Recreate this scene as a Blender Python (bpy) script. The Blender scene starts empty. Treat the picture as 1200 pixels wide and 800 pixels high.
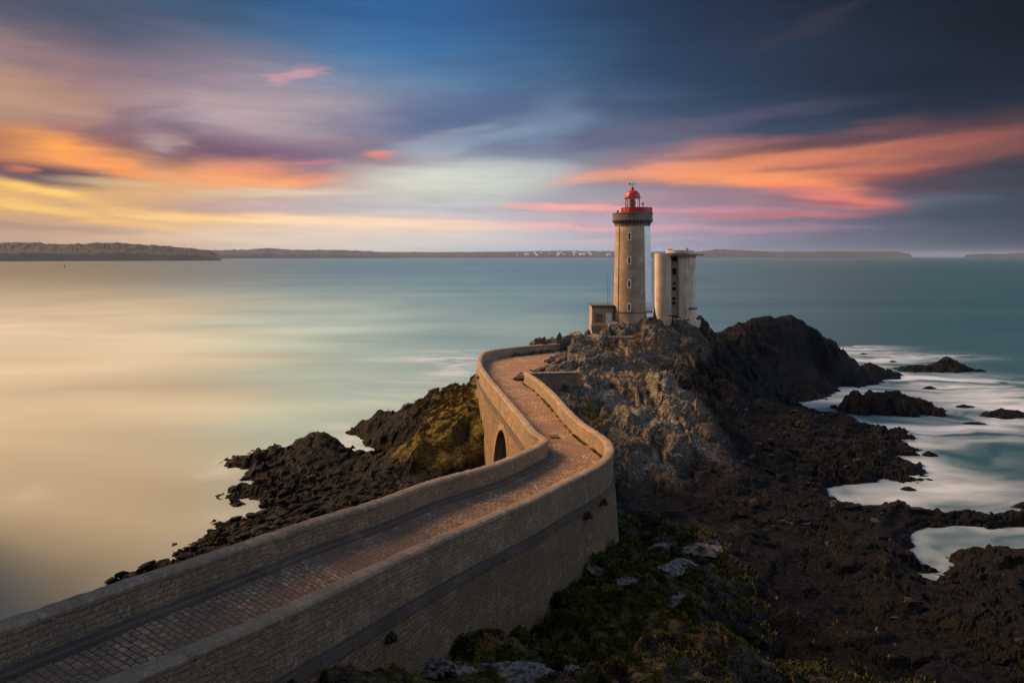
import bpy, bmesh, math, random
import numpy as np
from mathutils import Vector, Matrix
random.seed(7); rng = np.random.default_rng(11)
R = math.radians
S = bpy.context.scene
COL = S.collection

# ------------------------------------------------------------------ camera
CAMZ = 28.0
cam = bpy.data.objects.new('camera', bpy.data.cameras.new('camera'))
COL.objects.link(cam); S.camera = cam
cam.location = (0, 0, CAMZ); cam.rotation_euler = (R(90), 0, 0)
cam.data.sensor_width = 36; cam.data.lens = 24
cam.data.shift_y = -100/1200
cam.data.clip_start = 0.5; cam.data.clip_end = 120000

# ------------------------------------------------------------------ exposure
S.view_settings.view_transform = 'Standard'
S.view_settings.look = 'None'
S.view_settings.exposure = 0.48
S.view_settings.gamma = 1.0
S.view_settings.use_curve_mapping = False
S.cycles.max_bounces = 4; S.cycles.diffuse_bounces = 2; S.cycles.glossy_bounces = 2; S.cycles.transmission_bounces = 4; S.cycles.volume_bounces = 0

# ------------------------------------------------------------------ node helpers
def srgb(c):
    return tuple(((v/255)/12.92 if v/255 <= .04045 else ((v/255+.055)/1.055)**2.4) for v in c)
class NT:
    def __init__(s, tree): s.t = tree; s.n = tree.nodes; s.l = tree.links
    def node(s, typ, **kw):
        n = s.n.new(typ)
        for k, v in kw.items(): setattr(n, k, v)
        return n
    def put(s, sock, v):
        if v is None: return
        if isinstance(v, bpy.types.NodeSocket): s.l.new(v, sock)
        elif isinstance(v, (tuple, list)) and len(v) == 3 and sock.type == 'RGBA': sock.default_value = (*v, 1)
        else: sock.default_value = v
    def math(s, op, a, b=None, c=None, clamp=False):
        n = s.node('ShaderNodeMath', operation=op); n.use_clamp = clamp
        s.put(n.inputs[0], a); s.put(n.inputs[1], b)
        if c is not None: s.put(n.inputs[2], c)
        return n.outputs[0]
    def vmath(s, op, a, b=None):
        n = s.node('ShaderNodeVectorMath', operation=op)
        s.put(n.inputs[0], a); s.put(n.inputs[1], b)
        return n.outputs['Value'] if op in ('LENGTH', 'DOT_PRODUCT') else n.outputs[0]
    def mix(s, f, a, b, blend='MIX'):
        n = s.node('ShaderNodeMix', data_type='RGBA', blend_type=blend)
        s.put(n.inputs[0], f); s.put(n.inputs[6], a); s.put(n.inputs[7], b)
        return n.outputs[2]
    def mapr(s, v, a, b, c=0., d=1., typ='SMOOTHSTEP'):
        n = s.node('ShaderNodeMapRange', interpolation_type=typ)
        s.put(n.inputs[0], v)
        for i, q in enumerate((a, b, c, d)): n.inputs[i+1].default_value = q
        return n.outputs[0]
    def mapping(s, v, loc=(0,0,0), rot=(0,0,0), sc=(1,1,1), typ='POINT'):
        n = s.node('ShaderNodeMapping', vector_type=typ)
        s.put(n.inputs[0], v); n.inputs[1].default_value = loc; n.inputs[2].default_value = rot; n.inputs[3].default_value = sc
        return n.outputs[0]
    def noise(s, v, scale=1., det=4., rough=.55, dist=0., col=False):
        n = s.node('ShaderNodeTexNoise')
        s.put(n.inputs['Vector'], v); n.inputs['Scale'].default_value = scale
        n.inputs['Detail'].default_value = det; n.inputs['Roughness'].default_value = rough; n.inputs['Distortion'].default_value = dist
        return n.outputs[1 if col else 0]
    def voro(s, v, scale=1., feature='F1', out='Distance'):
        n = s.node('ShaderNodeTexVoronoi', feature=feature)
        s.put(n.inputs['Vector'], v); n.inputs['Scale'].default_value = scale
        return n.outputs[out]
    def ramp(s, f, stops, interp='LINEAR'):
        n = s.node('ShaderNodeValToRGB'); cr = n.color_ramp; cr.interpolation = interp
        while len(cr.elements) < len(stops): cr.elements.new(.5)
        for e, (p, c) in zip(cr.elements, stops):
            e.position = p; e.color = (*c, 1)
        s.put(n.inputs[0], f)
        return n.outputs[0]
    def bump(s, h, strength=.5, dist=.1, nrm=None):
        n = s.node('ShaderNodeBump'); s.put(n.inputs['Height'], h)
        n.inputs['Strength'].default_value = strength; n.inputs['Distance'].default_value = dist
        if nrm is not None: s.put(n.inputs['Normal'], nrm)
        return n.outputs[0]
    def attr(s, name, out='Fac'):
        n = s.node('ShaderNodeAttribute'); n.attribute_name = name
        return n.outputs[out]

# ------------------------------------------------------------------ sun
SUN_EL = 34.0; SUN_AZ = 66.0        # azimuth measured to the left of the view (+Y)
sdir = Vector((-math.sin(R(SUN_AZ))*math.cos(R(SUN_EL)), math.cos(R(SUN_AZ))*math.cos(R(SUN_EL)), math.sin(R(SUN_EL))))
sun = bpy.data.objects.new('sun', bpy.data.lights.new('sun', 'SUN')); COL.objects.link(sun)
sun.data.energy = 5.0; sun.data.angle = R(28); sun.data.color = (1.0, .55, .26)
sun.rotation_euler = (-sdir).to_track_quat('-Z', 'Y').to_euler()

# ------------------------------------------------------------------ sky
W = bpy.data.worlds.new('World'); S.world = W; W.use_nodes = True
W.node_tree.nodes.clear(); T = NT(W.node_tree)
tc = T.node('ShaderNodeTexCoord').outputs['Generated']
sx = T.node('ShaderNodeSeparateXYZ'); T.put(sx.inputs[0], tc)
X_, Y_, Z_ = sx.outputs
DEG = 57.29578
az = T.math('MULTIPLY', T.math('ARCTAN2', X_, Y_), DEG)
el = T.math('MULTIPLY', T.math('ARCSINE', Z_), DEG)
cx = T.node('ShaderNodeCombineXYZ'); T.put(cx.inputs[0], az); T.put(cx.inputs[1], el)
P0 = cx.outputs[0]
# domain warp: long streaks drawn out by the wind
wn = T.noise(T.mapping(P0, rot=(0,0,R(-4)), sc=(.055,.30,1)), 1., 3, .55, .3, col=True)
wn2 = T.noise(T.mapping(P0, loc=(7,3,0), rot=(0,0,R(-22)), sc=(.10,.42,1)), 1., 3, .6, .2, col=True)
lowmask = T.mapr(el, 0., 5., .25, 1.)
w1 = T.vmath('MULTIPLY', T.vmath('SUBTRACT', wn, (.5,.5,.5)), (9., 3.2, 0.))
w2 = T.vmath('MULTIPLY', T.vmath('SUBTRACT', wn2, (.5,.5,.5)), (3.6, 1.7, 0.))
wsum = T.vmath('ADD', w1, w2)
sc_ = T.node('ShaderNodeVectorMath', operation='SCALE'); T.put(sc_.inputs[0], wsum); T.put(sc_.inputs[3], lowmask)
P1 = T.vmath('ADD', P0, sc_.outputs[0])
s1 = T.node('ShaderNodeSeparateXYZ'); T.put(s1.inputs[0], P1)
azw, elw = s1.outputs[0], s1.outputs[1]
def ae(px, py):
    a = math.atan((px-600)/800); e = math.atan((300-py)/800*math.cos(a))
    return a*DEG, e*DEG
colpx = [0,100,200,300,400,500,600,700,800,900,1000,1100,1200]
rows = [
 (8, [(62,76,98),(54,78,102),(48,80,110),(40,84,124),(32,90,146),(34,90,142),(38,80,126),(34,64,98),(30,48,72),(28,42,62),(24,36,54),(18,28,46),(14,22,36)]),
 (50, [(92,88,104),(86,90,110),(86,98,122),(78,108,142),(54,110,160),(50,106,156),(54,98,140),(42,72,106),(34,54,80),(34,50,70),(30,42,58),(22,34,48),(16,26,38)]),
 (90, [(146,118,118),(124,106,120),(130,112,130),(136,130,148),(108,132,160),(82,118,156),(72,104,142),(56,84,118),(40,62,90),(34,54,76),(30,44,62),(24,36,52),(18,28,40)]),
 (120,[(184,142,114),(158,120,116),(152,130,140),(170,150,150),(150,150,164),(92,114,146),(82,102,136),(62,84,116),(50,68,96),(38,58,82),(32,48,68),(26,40,56),(22,34,48)]),
 (150,[(174,138,118),(140,106,112),(150,134,150),(164,146,154),(132,130,152),(92,98,134),(100,120,150),(90,106,134),(78,84,110),(56,70,96),(44,60,82),(38,52,70),(32,44,60)]),
 (180,[(150,98,80),(190,120,84),(126,92,100),(124,92,112),(116,106,132),(150,156,170),(130,146,164),(118,116,136),(172,118,116),(176,110,90),(160,92,80),(140,80,72),(116,72,68)]),
 (212,[(104,78,92),(160,124,108),(216,156,110),(212,142,104),(176,150,146),(204,206,192),(186,190,186),(140,134,148),(150,112,118),(190,108,80),(164,88,78),(84,66,80),(54,58,70)]),
 (240,[(226,174,96),(216,166,104),(214,164,110),(190,158,140),(176,162,170),(176,174,186),(156,162,178),(184,150,154),(162,128,142),(150,112,122),(124,98,116),(70,76,90),(50,62,76)]),
 (265,[(192,150,114),(200,156,118),(220,176,130),(226,186,150),(226,194,172),(222,196,182),(200,190,192),(180,164,180),(160,142,160),(126,114,136),(98,96,116),(70,80,98),(48,60,76)]),
 (297,[(184,150,130),(190,160,136),(204,178,154),(212,194,176),(212,206,196),(204,208,210),(182,196,206),(170,180,198),(146,152,172),(110,118,138),(86,98,118),(62,76,96),(46,58,78)]),
]
F = T.math('DIVIDE', T.math('ADD', azw, 40.), 80., clamp=True)
acc = None; pe = None
for py, cs in rows:
    stops = [((ae(p, 300)[0]+40)/80, srgb(c)) for p, c in zip(colpx, cs)]
    r = T.ramp(F, stops, 'B_SPLINE')
    e = math.atan((300-py)/800*math.cos(R(18)))*DEG
    if acc is None: acc = r
    else: acc = T.mix(T.mapr(elw, e, pe, 1., 0., 'LINEAR'), acc, r)
    pe = e
# cloud shapes (x, y, rx, ry, tilt, colour, strength)
blobs = [
 (20,184,60,10,-8,(232,140,60),.55),(90,180,70,13,-14,(250,156,60),.95),(140,196,40,8,-12,(240,142,70),.7),(205,182,34,14,-30,(116,84,100),.7),
 (45,205,75,10,-3,(88,64,84),1.),(10,198,22,4,-3,(230,130,80),.6),
 (40,224,70,4.5,-9,(255,200,90),.85),(20,243,70,4,-6,(255,205,100),.7),(100,252,110,4.5,-7,(246,190,90),.6),
 (240,255,70,4,-2,(255,205,100),.85),(330,256,150,3.6,-1.5,(255,206,140),.85),(440,262,150,4.5,-1.5,(255,214,180),.7),
 (190,248,60,4,-4,(250,200,90),.5),(120,214,60,4,-2,(222,196,140),.45),
 (170,240,110,6,0,(196,150,110),.35),(250,246,60,6,0,(180,140,130),.5),
 (70,266,110,4,-2,(160,130,118),.6),(185,275,20,2.5,0,(236,176,110),.55),(125,276,20,2.5,0,(226,176,110),.4),
 (260,206,60,13,0,(250,160,84),.75),(300,198,50,10,4,(226,136,104),.6),(345,215,38,4.5,6,(250,160,92),.8),(375,209,24,2.6,8,(226,120,110),.7),
 (345,226,80,4,2,(226,206,170),.6),(300,240,90,6,0,(180,150,160),.4),
 (440,180,17,4.6,2,(255,140,100),1.),(455,188,40,5,3,(156,116,140),.5),(375,191,22,2.6,8,(222,120,120),.6),
 (530,210,90,14,3,(210,214,196),.6),(540,168,80,6,12,(150,166,186),.5),(470,140,110,12,6,(92,102,140),.55),(560,128,80,14,12,(72,100,142),.5),
 (330,172,120,12,0,(112,86,112),.65),(230,176,60,10,-6,(110,80,98),.5),(150,142,50,9,34,(108,84,102),.45),(185,152,55,8,28,(104,82,104),.45),(90,105,60,10,30,(132,104,112),.35),
 (190,166,26,9,-10,(192,164,160),.6),(470,240,160,14,0,(205,205,200),.35),(520,160,60,6,14,(160,172,186),.4),(400,275,170,9,0,(224,208,190),.45),(620,205,60,12,4,(190,196,194),.5),(290,140,90,16,-10,(186,162,164),.5),(60,120,80,16,0,(196,150,116),.5),
 (345,90,26,5,18,(206,150,158),.8),(362,88,16,3,18,(196,140,150),.5),
 (180,30,160,30,0,(50,72,96),.4),(330,110,110,30,-15,(164,142,152),.35),
 (880,196,130,12,2,(236,138,80),.6),(820,202,110,7,-1,(244,150,96),.75),(720,204,70,5,6,(236,150,122),.6),(900,212,80,8,-5,(250,150,78),.85),
 (960,226,70,9,-10,(240,122,80),.85),(1000,236,50,7,-8,(220,104,90),.7),(930,184,110,9,6,(206,116,84),.6),(1020,184,120,6,5,(176,94,78),.6),(1120,183,100,6,4,(140,84,72),.5),
 (1010,201,60,4,4,(206,104,84),.6),(955,195,60,3,4,(120,80,92),.5),(1090,216,70,9,2,(62,60,78),.7),(860,224,90,5,-4,(130,116,138),.6),(960,236,60,2.6,-6,(110,90,112),.6),
 (680,243,70,2.6,-2,(250,160,150),.85),(820,246,110,4,-1,(216,140,146),.6),(920,252,80,3.2,-1,(200,110,116),.7),(650,266,80,2.4,-2,(240,180,172),.7),(760,266,110,4,-1,(214,156,164),.6),(900,268,80,4,-1,(176,130,148),.4),(690,283,80,2.4,0,(220,176,176),.5),
 (700,225,60,7,3,(150,150,166),.5),(830,236,60,5,0,(128,116,140),.5),
 (760,155,140,7,6,(104,90,112),.55),(900,135,110,5,4,(70,76,98),.4),(700,165,110,8,6,(92,100,128),.5),(950,30,60,8,18,(58,56,66),.5),
 (640,150,40,22,30,(120,142,168),.45),(1000,165,160,6,3,(42,54,74),.7),(1120,100,130,30,0,(22,32,48),.5),
 (1110,246,50,10,0,(72,86,102),.7),(1088,239,20,6,0,(84,96,110),.6),(1125,236,26,5,0,(78,92,106),.5),(1070,252,60,8,0,(64,76,94),.6),(1150,250,60,10,0,(44,62,78),.6),
]
wb = T.noise(T.mapping(P0, loc=(3,9,0), rot=(0,0,R(-3)), sc=(.16,.9,1)), 1., 4, .55, .2, col=True)
wb2 = T.vmath('MULTIPLY', T.vmath('SUBTRACT', wb, (.5,.5,.5)), (6., 1.1, 0.))
PB = T.vmath('ADD', P0, wb2)
for (px, py, rx, ry, rot, c, st) in blobs:
    a, e = ae(px, py); ca = math.cos(a/DEG)
    ma = T.node('ShaderNodeVectorMath', operation='MULTIPLY_ADD')   # chained so that the shader evaluates the clouds one after another
    T.put(ma.inputs[0], acc); ma.inputs[1].default_value = (1e-7,)*3; T.put(ma.inputs[2], PB)
    v = T.mapping(ma.outputs[0], (a, e, 0), (0, 0, R(rot)), (rx*DEG/800*ca*ca*1.25, ry*DEG/800*ca*1.35, 1), 'TEXTURE')
    f = T.mapr(T.vmath('LENGTH', v), 0., 1.65, st, 0., 'SMOOTHERSTEP')
    acc = T.mix(f, acc, srgb(c))
# fine wind streaks in brightness
st_ = T.noise(T.mapping(P0, rot=(0,0,R(-5)), sc=(.11,1.1,1)), 1., 5, .6, .4)
st2 = T.noise(T.mapping(P0, rot=(0,0,R(-2)), sc=(.2,3.2,1)), 1., 3, .6, .2)
stv = T.math('ADD', T.mapr(st_, .3, .7, .92, 1.07, 'LINEAR'), T.mapr(st2, .3, .7, -.025, .025, 'LINEAR'))
cs_ = T.node('ShaderNodeCombineXYZ')
for i in range(3): T.put(cs_.inputs[i], stv)
acc = T.mix(1., acc, cs_.outputs[0], 'MULTIPLY')
hs = T.node('ShaderNodeHueSaturation'); hs.inputs['Saturation'].default_value = .95; hs.inputs['Value'].default_value = .80; T.put(hs.inputs['Color'], acc); acc = hs.outputs[0]
# outside the pictured part of the sky
absaz = T.math('ABSOLUTE', az)
side = T.ramp(T.mapr(az, -180, 180, 0, 1, 'LINEAR'),
              [(0.,(.62,.70,.82)), (.22,(.62,.56,.52)), (.32,(.8,.52,.28)), (.39,(.6,.36,.18)), (.62,(.03,.05,.08)), (.70,(.35,.45,.60)), (.80,(.95,1.08,1.3)), (.92,(1.0,1.1,1.3)), (1.,(.62,.70,.82))])
acc = T.mix(T.mapr(absaz, 38., 62.), acc, side)
nish = T.node('ShaderNodeTexSky', sky_type='NISHITA'); nish.sun_disc = False
nish.sun_elevation = R(SUN_EL); nish.sun_rotation = R(-SUN_AZ)
nb = T.node('ShaderNodeVectorMath', operation='SCALE'); T.put(nb.inputs[0], nish.outputs[0]); nb.inputs[3].default_value = .05
zen = T.mix(.75, nb.outputs[0], (.12,.17,.25))
acc = T.mix(T.mapr(el, 20.5, 48.), acc, zen)
W.cycles.sampling_method = 'MANUAL'; W.cycles.sample_map_resolution = 256
bg = T.node('ShaderNodeBackground'); T.put(bg.inputs[0], acc); bg.inputs[1].default_value = 1.
T.l.new(bg.outputs[0], T.node('ShaderNodeOutputWorld').inputs[0])

# ------------------------------------------------------------------ numeric noise
PERM = np.concatenate([rng.permutation(4096)]*2)
def hsh(ix, iy, k=0):
    return PERM[(PERM[(ix.astype(np.int64)+k*57) & 4095] + iy.astype(np.int64)) & 4095]
def pnoise(x, y, k=0):
    xi = np.floor(x); yi = np.floor(y); fx = x-xi; fy = y-yi
    u = fx*fx*fx*(fx*(fx*6-15)+10); v = fy*fy*fy*(fy*(fy*6-15)+10)
    def g(ax, ay, dx, dy):
        a = hsh(ax, ay, k)*(2*np.pi/4096); return np.cos(a)*dx+np.sin(a)*dy
    n0 = g(xi, yi, fx, fy)*(1-u)+g(xi+1, yi, fx-1, fy)*u
    n1 = g(xi, yi+1, fx, fy-1)*(1-u)+g(xi+1, yi+1, fx-1, fy-1)*u
    return (n0*(1-v)+n1*v)*1.5
def fbm(x, y, o=4, k=0, gain=.5):
    s = 0; a = 1.; f = 1.
    for i in range(o): s = s+a*pnoise(x*f+i*17.3, y*f-i*9.1, k+i); a *= gain; f *= 2.03
    return s
def ridged(x, y, o=4, k=0, gain=.5):
    s = 0; a = 1.; f = 1.
    for i in range(o): s = s+a*(.5-np.abs(pnoise(x*f+i*11.3, y*f-i*7.1, k+i))*1.4); a *= gain; f *= 2.1
    return s
def blocks(x, y, k=0, sharp=13.):
    """faceted voronoi blocks: tilted planes at heights of their own, blended over a narrow seam; returns height and edge distance"""
    xi = np.floor(x); yi = np.floor(y)
    best = np.full(x.shape, 9.); sec = np.full(x.shape, 9.); h = np.zeros(x.shape); ws = np.zeros(x.shape)+1e-9
    for dx in (-1, 0, 1):
        for dy in (-1, 0, 1):
            cx_, cy_ = xi+dx, yi+dy
            r1 = hsh(cx_, cy_, k)/4096.; r2 = hsh(cx_, cy_, k+3)/4096.; r3 = hsh(cx_, cy_, k+5)/4096.; r4 = hsh(cx_, cy_, k+9)/4096.; r5 = hsh(cx_, cy_, k+13)/4096.
            ddx, ddy = x-cx_-r1, y-cy_-r2; d = np.maximum(np.abs(ddx*.9+ddy*.3), np.abs(ddy*.95-ddx*.3))*.6+np.hypot(ddx, ddy)*.5
            w = np.exp(-sharp*d); hh = (r3-.5)+(r4-.5)*1.2*ddx+(r5-.5)*1.2*ddy
            h += w*hh; ws += w
            sec = np.where(d < best, best, np.minimum(sec, d)); best = np.minimum(best, d)
    return h/ws, sec-best
def sstep(a, b, x):
    t = np.clip((x-a)/(b-a), 0, 1); return t*t*(3-2*t)

# ------------------------------------------------------------------ layout helpers
def PX(px, py, z):
    Y = (CAMZ-z)*800/(py-300); return ((px-600)/800*Y, Y, z)
def PZ(px, py, z):
    x, y, _ = PX(px, py, 0); return (x, y, z)
def PY(px, Y, z):
    return ((px-600)/800*Y, Y, z)

# ------------------------------------------------------------------ object helpers
def tag(o, label=None, cat=None, group=None, kind=None):
    if label: o['label'] = label
    if cat: o['category'] = cat
    if group: o['group'] = group
    if kind: o['kind'] = kind
    return o
def link(name, me, mat=None, parent=None, loc=None):
    o = bpy.data.objects.new(name, me); COL.objects.link(o)
    if mat is not None: me.materials.append(mat)
    if parent is not None: o.parent = parent
    if loc is not None: o.location = loc
    return o
def empty(name, loc, rz=0):
    o = bpy.data.objects.new(name, None); COL.objects.link(o); o.location = loc; o.rotation_euler = (0,0,rz); o.empty_display_size = .5
    return o
def bm_obj(name, bm, mat=None, parent=None, smooth=False, loc=None):
    bmesh.ops.recalc_face_normals(bm, faces=bm.faces)
    me = bpy.data.meshes.new(name); bm.to_mesh(me); bm.free()
    if smooth:
        for p in me.polygons: p.use_smooth = True
    return link(name, me, mat, parent, loc)
def box(bm, c, s, rz=0, taper=1.):
    m = Matrix.Rotation(rz, 3, 'Z'); vs = []
    for k in (-1, 1):
        for i, j in ((-1,-1),(1,-1),(1,1),(-1,1)):
            t = taper if k > 0 else 1
            vs.append(bm.verts.new(Vector(c)+m @ Vector((i*s[0]/2*t, j*s[1]/2*t, k*s[2]/2))))
    for f in ((3,2,1,0),(4,5,6,7),(0,1,5,4),(1,2,6,5),(2,3,7,6),(3,0,4,7)): bm.faces.new([vs[i] for i in f])
def lathe(bm, prof, c=(0,0,0), n=48, a0=0, a1=2*math.pi, cap=True):
    full = abs(a1-a0-2*math.pi) < 1e-6
    rings = []
    for r, z in prof:
        rings.append([bm.verts.new((c[0]+r*math.cos(a0+(a1-a0)*i/n), c[1]+r*math.sin(a0+(a1-a0)*i/n), c[2]+z)) for i in range(n if full else n+1)])
    for a, b in zip(rings, rings[1:]):
        m = len(a)
        for i in range(m if full else m-1):
            bm.faces.new((a[i], a[(i+1) % m], b[(i+1) % m], b[i]))
    if cap and full:
        bm.faces.new(rings[0][::-1]); bm.faces.new(rings[-1])
def prism(bm, pts, z0, z1):
    a = [bm.verts.new((x, y, z0)) for x, y in pts]; b = [bm.verts.new((x, y, z1)) for x, y in pts]
    bm.faces.new(a[::-1]); bm.faces.new(b)
    for i in range(len(pts)): j = (i+1) % len(pts); bm.faces.new((a[i], a[j], b[j], b[i]))
def tube(bm, p, q, r, n=8, r2=None):
    p, q = Vector(p), Vector(q); d = (q-p).normalized(); u = d.orthogonal().normalized(); v = d.cross(u); r2 = r if r2 is None else r2
    a = [bm.verts.new(p+r*(math.cos(2*math.pi*i/n)*u+math.sin(2*math.pi*i/n)*v)) for i in range(n)]
    b = [bm.verts.new(q+r2*(math.cos(2*math.pi*i/n)*u+math.sin(2*math.pi*i/n)*v)) for i in range(n)]
    for i in range(n): bm.faces.new((a[i], a[(i+1) % n], b[(i+1) % n], b[i]))
    bm.faces.new(a[::-1]); bm.faces.new(b)
def np_mesh(name, V, Fq, smooth=False, attrs=None, uv=None):
    me = bpy.data.meshes.new(name); nq = Fq.shape[1]
    me.vertices.add(len(V)); me.vertices.foreach_set('co', V.astype(np.float32).ravel())
    me.loops.add(Fq.size); me.loops.foreach_set('vertex_index', Fq.astype(np.int32).ravel())
    me.polygons.add(len(Fq)); me.polygons.foreach_set('loop_start', np.arange(0, Fq.size, nq, dtype=np.int32))
    me.polygons.foreach_set('use_smooth', np.full(len(Fq), smooth))
    me.update(calc_edges=True)
    for k, v in (attrs or {}).items():
        a = me.attributes.new(k, 'FLOAT', 'POINT'); a.data.foreach_set('value', v.astype(np.float32).ravel())
    if uv is not None:
        l = me.uv_layers.new(name='UVMap'); l.data.foreach_set('uv', uv[Fq.ravel()].astype(np.float32).ravel())
    me.validate()
    return me
def grid_faces(nr, nc):
    i = np.arange(nr-1)[:, None]*nc+np.arange(nc-1)[None]
    return np.stack([i, i+1, i+nc+1, i+nc], -1).reshape(-1, 4)

# ------------------------------------------------------------------ materials
def mat(name):
    m = bpy.data.materials.new(name); m.use_nodes = True; m.node_tree.nodes.clear()
    t = NT(m.node_tree); b = t.node('ShaderNodeBsdfPrincipled')
    t.l.new(b.outputs[0], t.node('ShaderNodeOutputMaterial').inputs[0]); t.b = b
    return m, t
def simple(name, col, rough=.6, var=.25, scale=2., metal=0., bump=.15, bscale=14.):
    m, t = mat(name)
    p = t.node('ShaderNodeTexCoord').outputs['Object']
    n = t.noise(p, scale, 6, .6)
    c = t.mix(t.mapr(n, .3, .7), tuple(v*(1-var) for v in col), tuple(min(1, v*(1+var)) for v in col))
    t.put(t.b.inputs['Base Color'], c); t.b.inputs['Roughness'].default_value = rough; t.b.inputs['Metallic'].default_value = metal
    t.put(t.b.inputs['Normal'], t.bump(t.noise(p, bscale, 4), bump, .05))
    return m
def masonry(name, c1, c2, mortar, bw, rh, stain, swap=False, distort=.05, msize=.02, bstr=.7, pale=None, moss=0., rand=.5, rubble=0.):
    m, t = mat(name)
    uv = t.node('ShaderNodeTexCoord').outputs['UV']
    if swap: uv = t.mapping(uv, rot=(0,0,R(90)))
    dn = t.vmath('SUBTRACT', t.noise(uv, 1.3, 4, .6, col=True), (.5,.5,.5))
    sc = t.node('ShaderNodeVectorMath', operation='SCALE'); t.put(sc.inputs[0], dn); sc.inputs[3].default_value = distort*4
    v = t.vmath('ADD', uv, sc.outputs[0])
    b = t.node('ShaderNodeTexBrick', offset=.47, squash=1.35, squash_frequency=3); t.put(b.inputs['Vector'], v)
    b.inputs['Scale'].default_value = 1.; b.inputs['Mortar Size'].default_value = msize; b.inputs['Mortar Smooth'].default_value = .6
    b.inputs['Brick Width'].default_value = bw; b.inputs['Row Height'].default_value = rh; b.inputs['Bias'].default_value = 0.
    t.put(b.inputs['Color1'], c1); t.put(b.inputs['Color2'], c2); t.put(b.inputs['Mortar'], mortar)
    pos = t.node('ShaderNodeNewGeometry').outputs['Position']
    n1 = t.noise(pos, .45, 5, .6); n2 = t.noise(pos, 5., 5, .65); n3 = t.noise(pos, 22., 3, .6)
    c = b.outputs['Color']
    vs_ = t.mapping(v, sc=(1/bw, 1/rh, 1)); vn = t.node('ShaderNodeTexVoronoi'); t.put(vn.inputs['Vector'], vs_); vn.inputs['Scale'].default_value = 1.; vn.inputs['Randomness'].default_value = .5
    ve = t.node('ShaderNodeTexVoronoi', feature='DISTANCE_TO_EDGE'); t.put(ve.inputs['Vector'], vs_); ve.inputs['Scale'].default_value = 1.; ve.inputs['Randomness'].default_value = .5
    vsep = t.node('ShaderNodeSeparateColor'); t.put(vsep.inputs[0], vn.outputs['Color'])
    vc = vsep.outputs[0]; gap = t.mapr(t.math('ADD', ve.outputs[0], t.math('MULTIPLY', t.math('SUBTRACT', t.noise(uv, 9., 4, .7), .5), .12)), .0, .10, 1., 0.)
    rc_ = t.mix(t.math('MULTIPLY', gap, .75), t.mix(vc, c2, c1), mortar)
    rm = t.mapr(t.noise(uv, .35, 3, .6), .40, .56, rubble*.35, rubble) if rubble else 0.
    c = t.mix(rm, c, rc_); gapf = t.mix(rm, b.outputs['Fac'], gap)
    c = t.mix(rand, c, t.mix(1., c, t.mix(vc, (.55,.55,.55), (1.5,1.42,1.35)), 'MULTIPLY'))
    c = t.mix(t.mapr(n1, .36, .62, 0., .85), c, stain)
    c = t.mix(t.mapr(n2, .35, .75, .0, .45), c, tuple(x*.45 for x in stain))
    if pale: c = t.mix(t.mapr(t.noise(pos, 2.6, 6, .7), .55, .63, 0., .6), c, pale); c = t.mix(t.math('MULTIPLY', t.mapr(n3, .6, .68), .6), c, pale); c = t.mix(t.mapr(t.noise(t.mapping(uv, sc=(3.2,.35,1)), 1., 5, .65), .5, .66, 0., .5), c, stain)
    c = t.mix(t.mapr(n3, .3, .7, 0., .3), c, tuple(x*1.3 for x in c1))
    if moss > 0: c = t.mix(t.mapr(t.noise(pos, 1.1, 5, .65), .62, .7, 0., moss), c, (.03,.04,.012))
    t.put(t.b.inputs['Base Color'], c); t.b.inputs['Roughness'].default_value = .9
    t.b.inputs['Specular IOR Level'].default_value = .2
    h = t.math('ADD', t.math('MULTIPLY', gapf, -1.2), t.math('MULTIPLY', t.math('ADD', n2, n3), .55))
    t.put(t.b.inputs['Normal'], t.bump(h, bstr, .06))
    return m
M = {}
M['wall'] = masonry('parapet_stone', (.48,.365,.245), (.29,.225,.155), (.13,.105,.085), .46, .2, (.175,.155,.13), pale=(.46,.43,.37), msize=.022, bstr=.9, rubble=.35, distort=.07)
M['cope'] = masonry('coping_stone', (.40,.32,.235), (.29,.24,.18), (.13,.11,.09), 1.1, 2.4, (.22,.185,.15), pale=(.48,.44,.37), msize=.02, distort=.02)
M['body'] = masonry('rubble_stone', (.38,.28,.18), (.20,.15,.11), (.09,.075,.06), .45, .21, (.15,.12,.09), distort=.09, msize=.03, bstr=1., moss=.3, rubble=.5)
M['course'] = masonry('string_course_stone', (.17,.155,.14), (.12,.11,.10), (.05,.045,.04), 1.4, .9, (.10,.09,.085), msize=.02, distort=.02)
M['cobble'] = masonry('cobbles', (.54,.375,.25), (.26,.21,.165), (.04,.034,.03), .36, .29, (.17,.12,.09), swap=True, distort=.06, msize=.035, bstr=1., moss=.35, rand=.9)
M['kerb'] = masonry('kerb_stone', (.17,.155,.14), (.13,.12,.11), (.06,.055,.05), 1.3, 2., (.11,.10,.09), msize=.015, distort=.02)
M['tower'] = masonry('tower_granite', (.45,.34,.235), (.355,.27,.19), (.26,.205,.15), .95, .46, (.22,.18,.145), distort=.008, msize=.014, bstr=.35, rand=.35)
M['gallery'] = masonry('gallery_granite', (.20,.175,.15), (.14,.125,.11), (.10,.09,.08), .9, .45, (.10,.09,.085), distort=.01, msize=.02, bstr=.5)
M['white'] = simple('white_paint', (.82,.83,.84), .55, .06, 1.2)
M['red'] = simple('red_paint', (.36,.012,.018), .4, .2, 1.5, bump=.05)
M['darkmetal'] = simple('dark_metal', (.05,.05,.055), .5, .3, 4., .6)
M['slate'] = simple('roof_felt', (.09,.085,.08), .85, .3, 2.)
M['door'] = simple('white_door', (.72,.72,.70), .5, .08)
M['board'] = simple('boarded_window', (.16,.115,.09), .8, .3, 3.)
M['rust'] = simple('rusty_iron', (.09,.055,.04), .8, .5, 6.)
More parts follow.
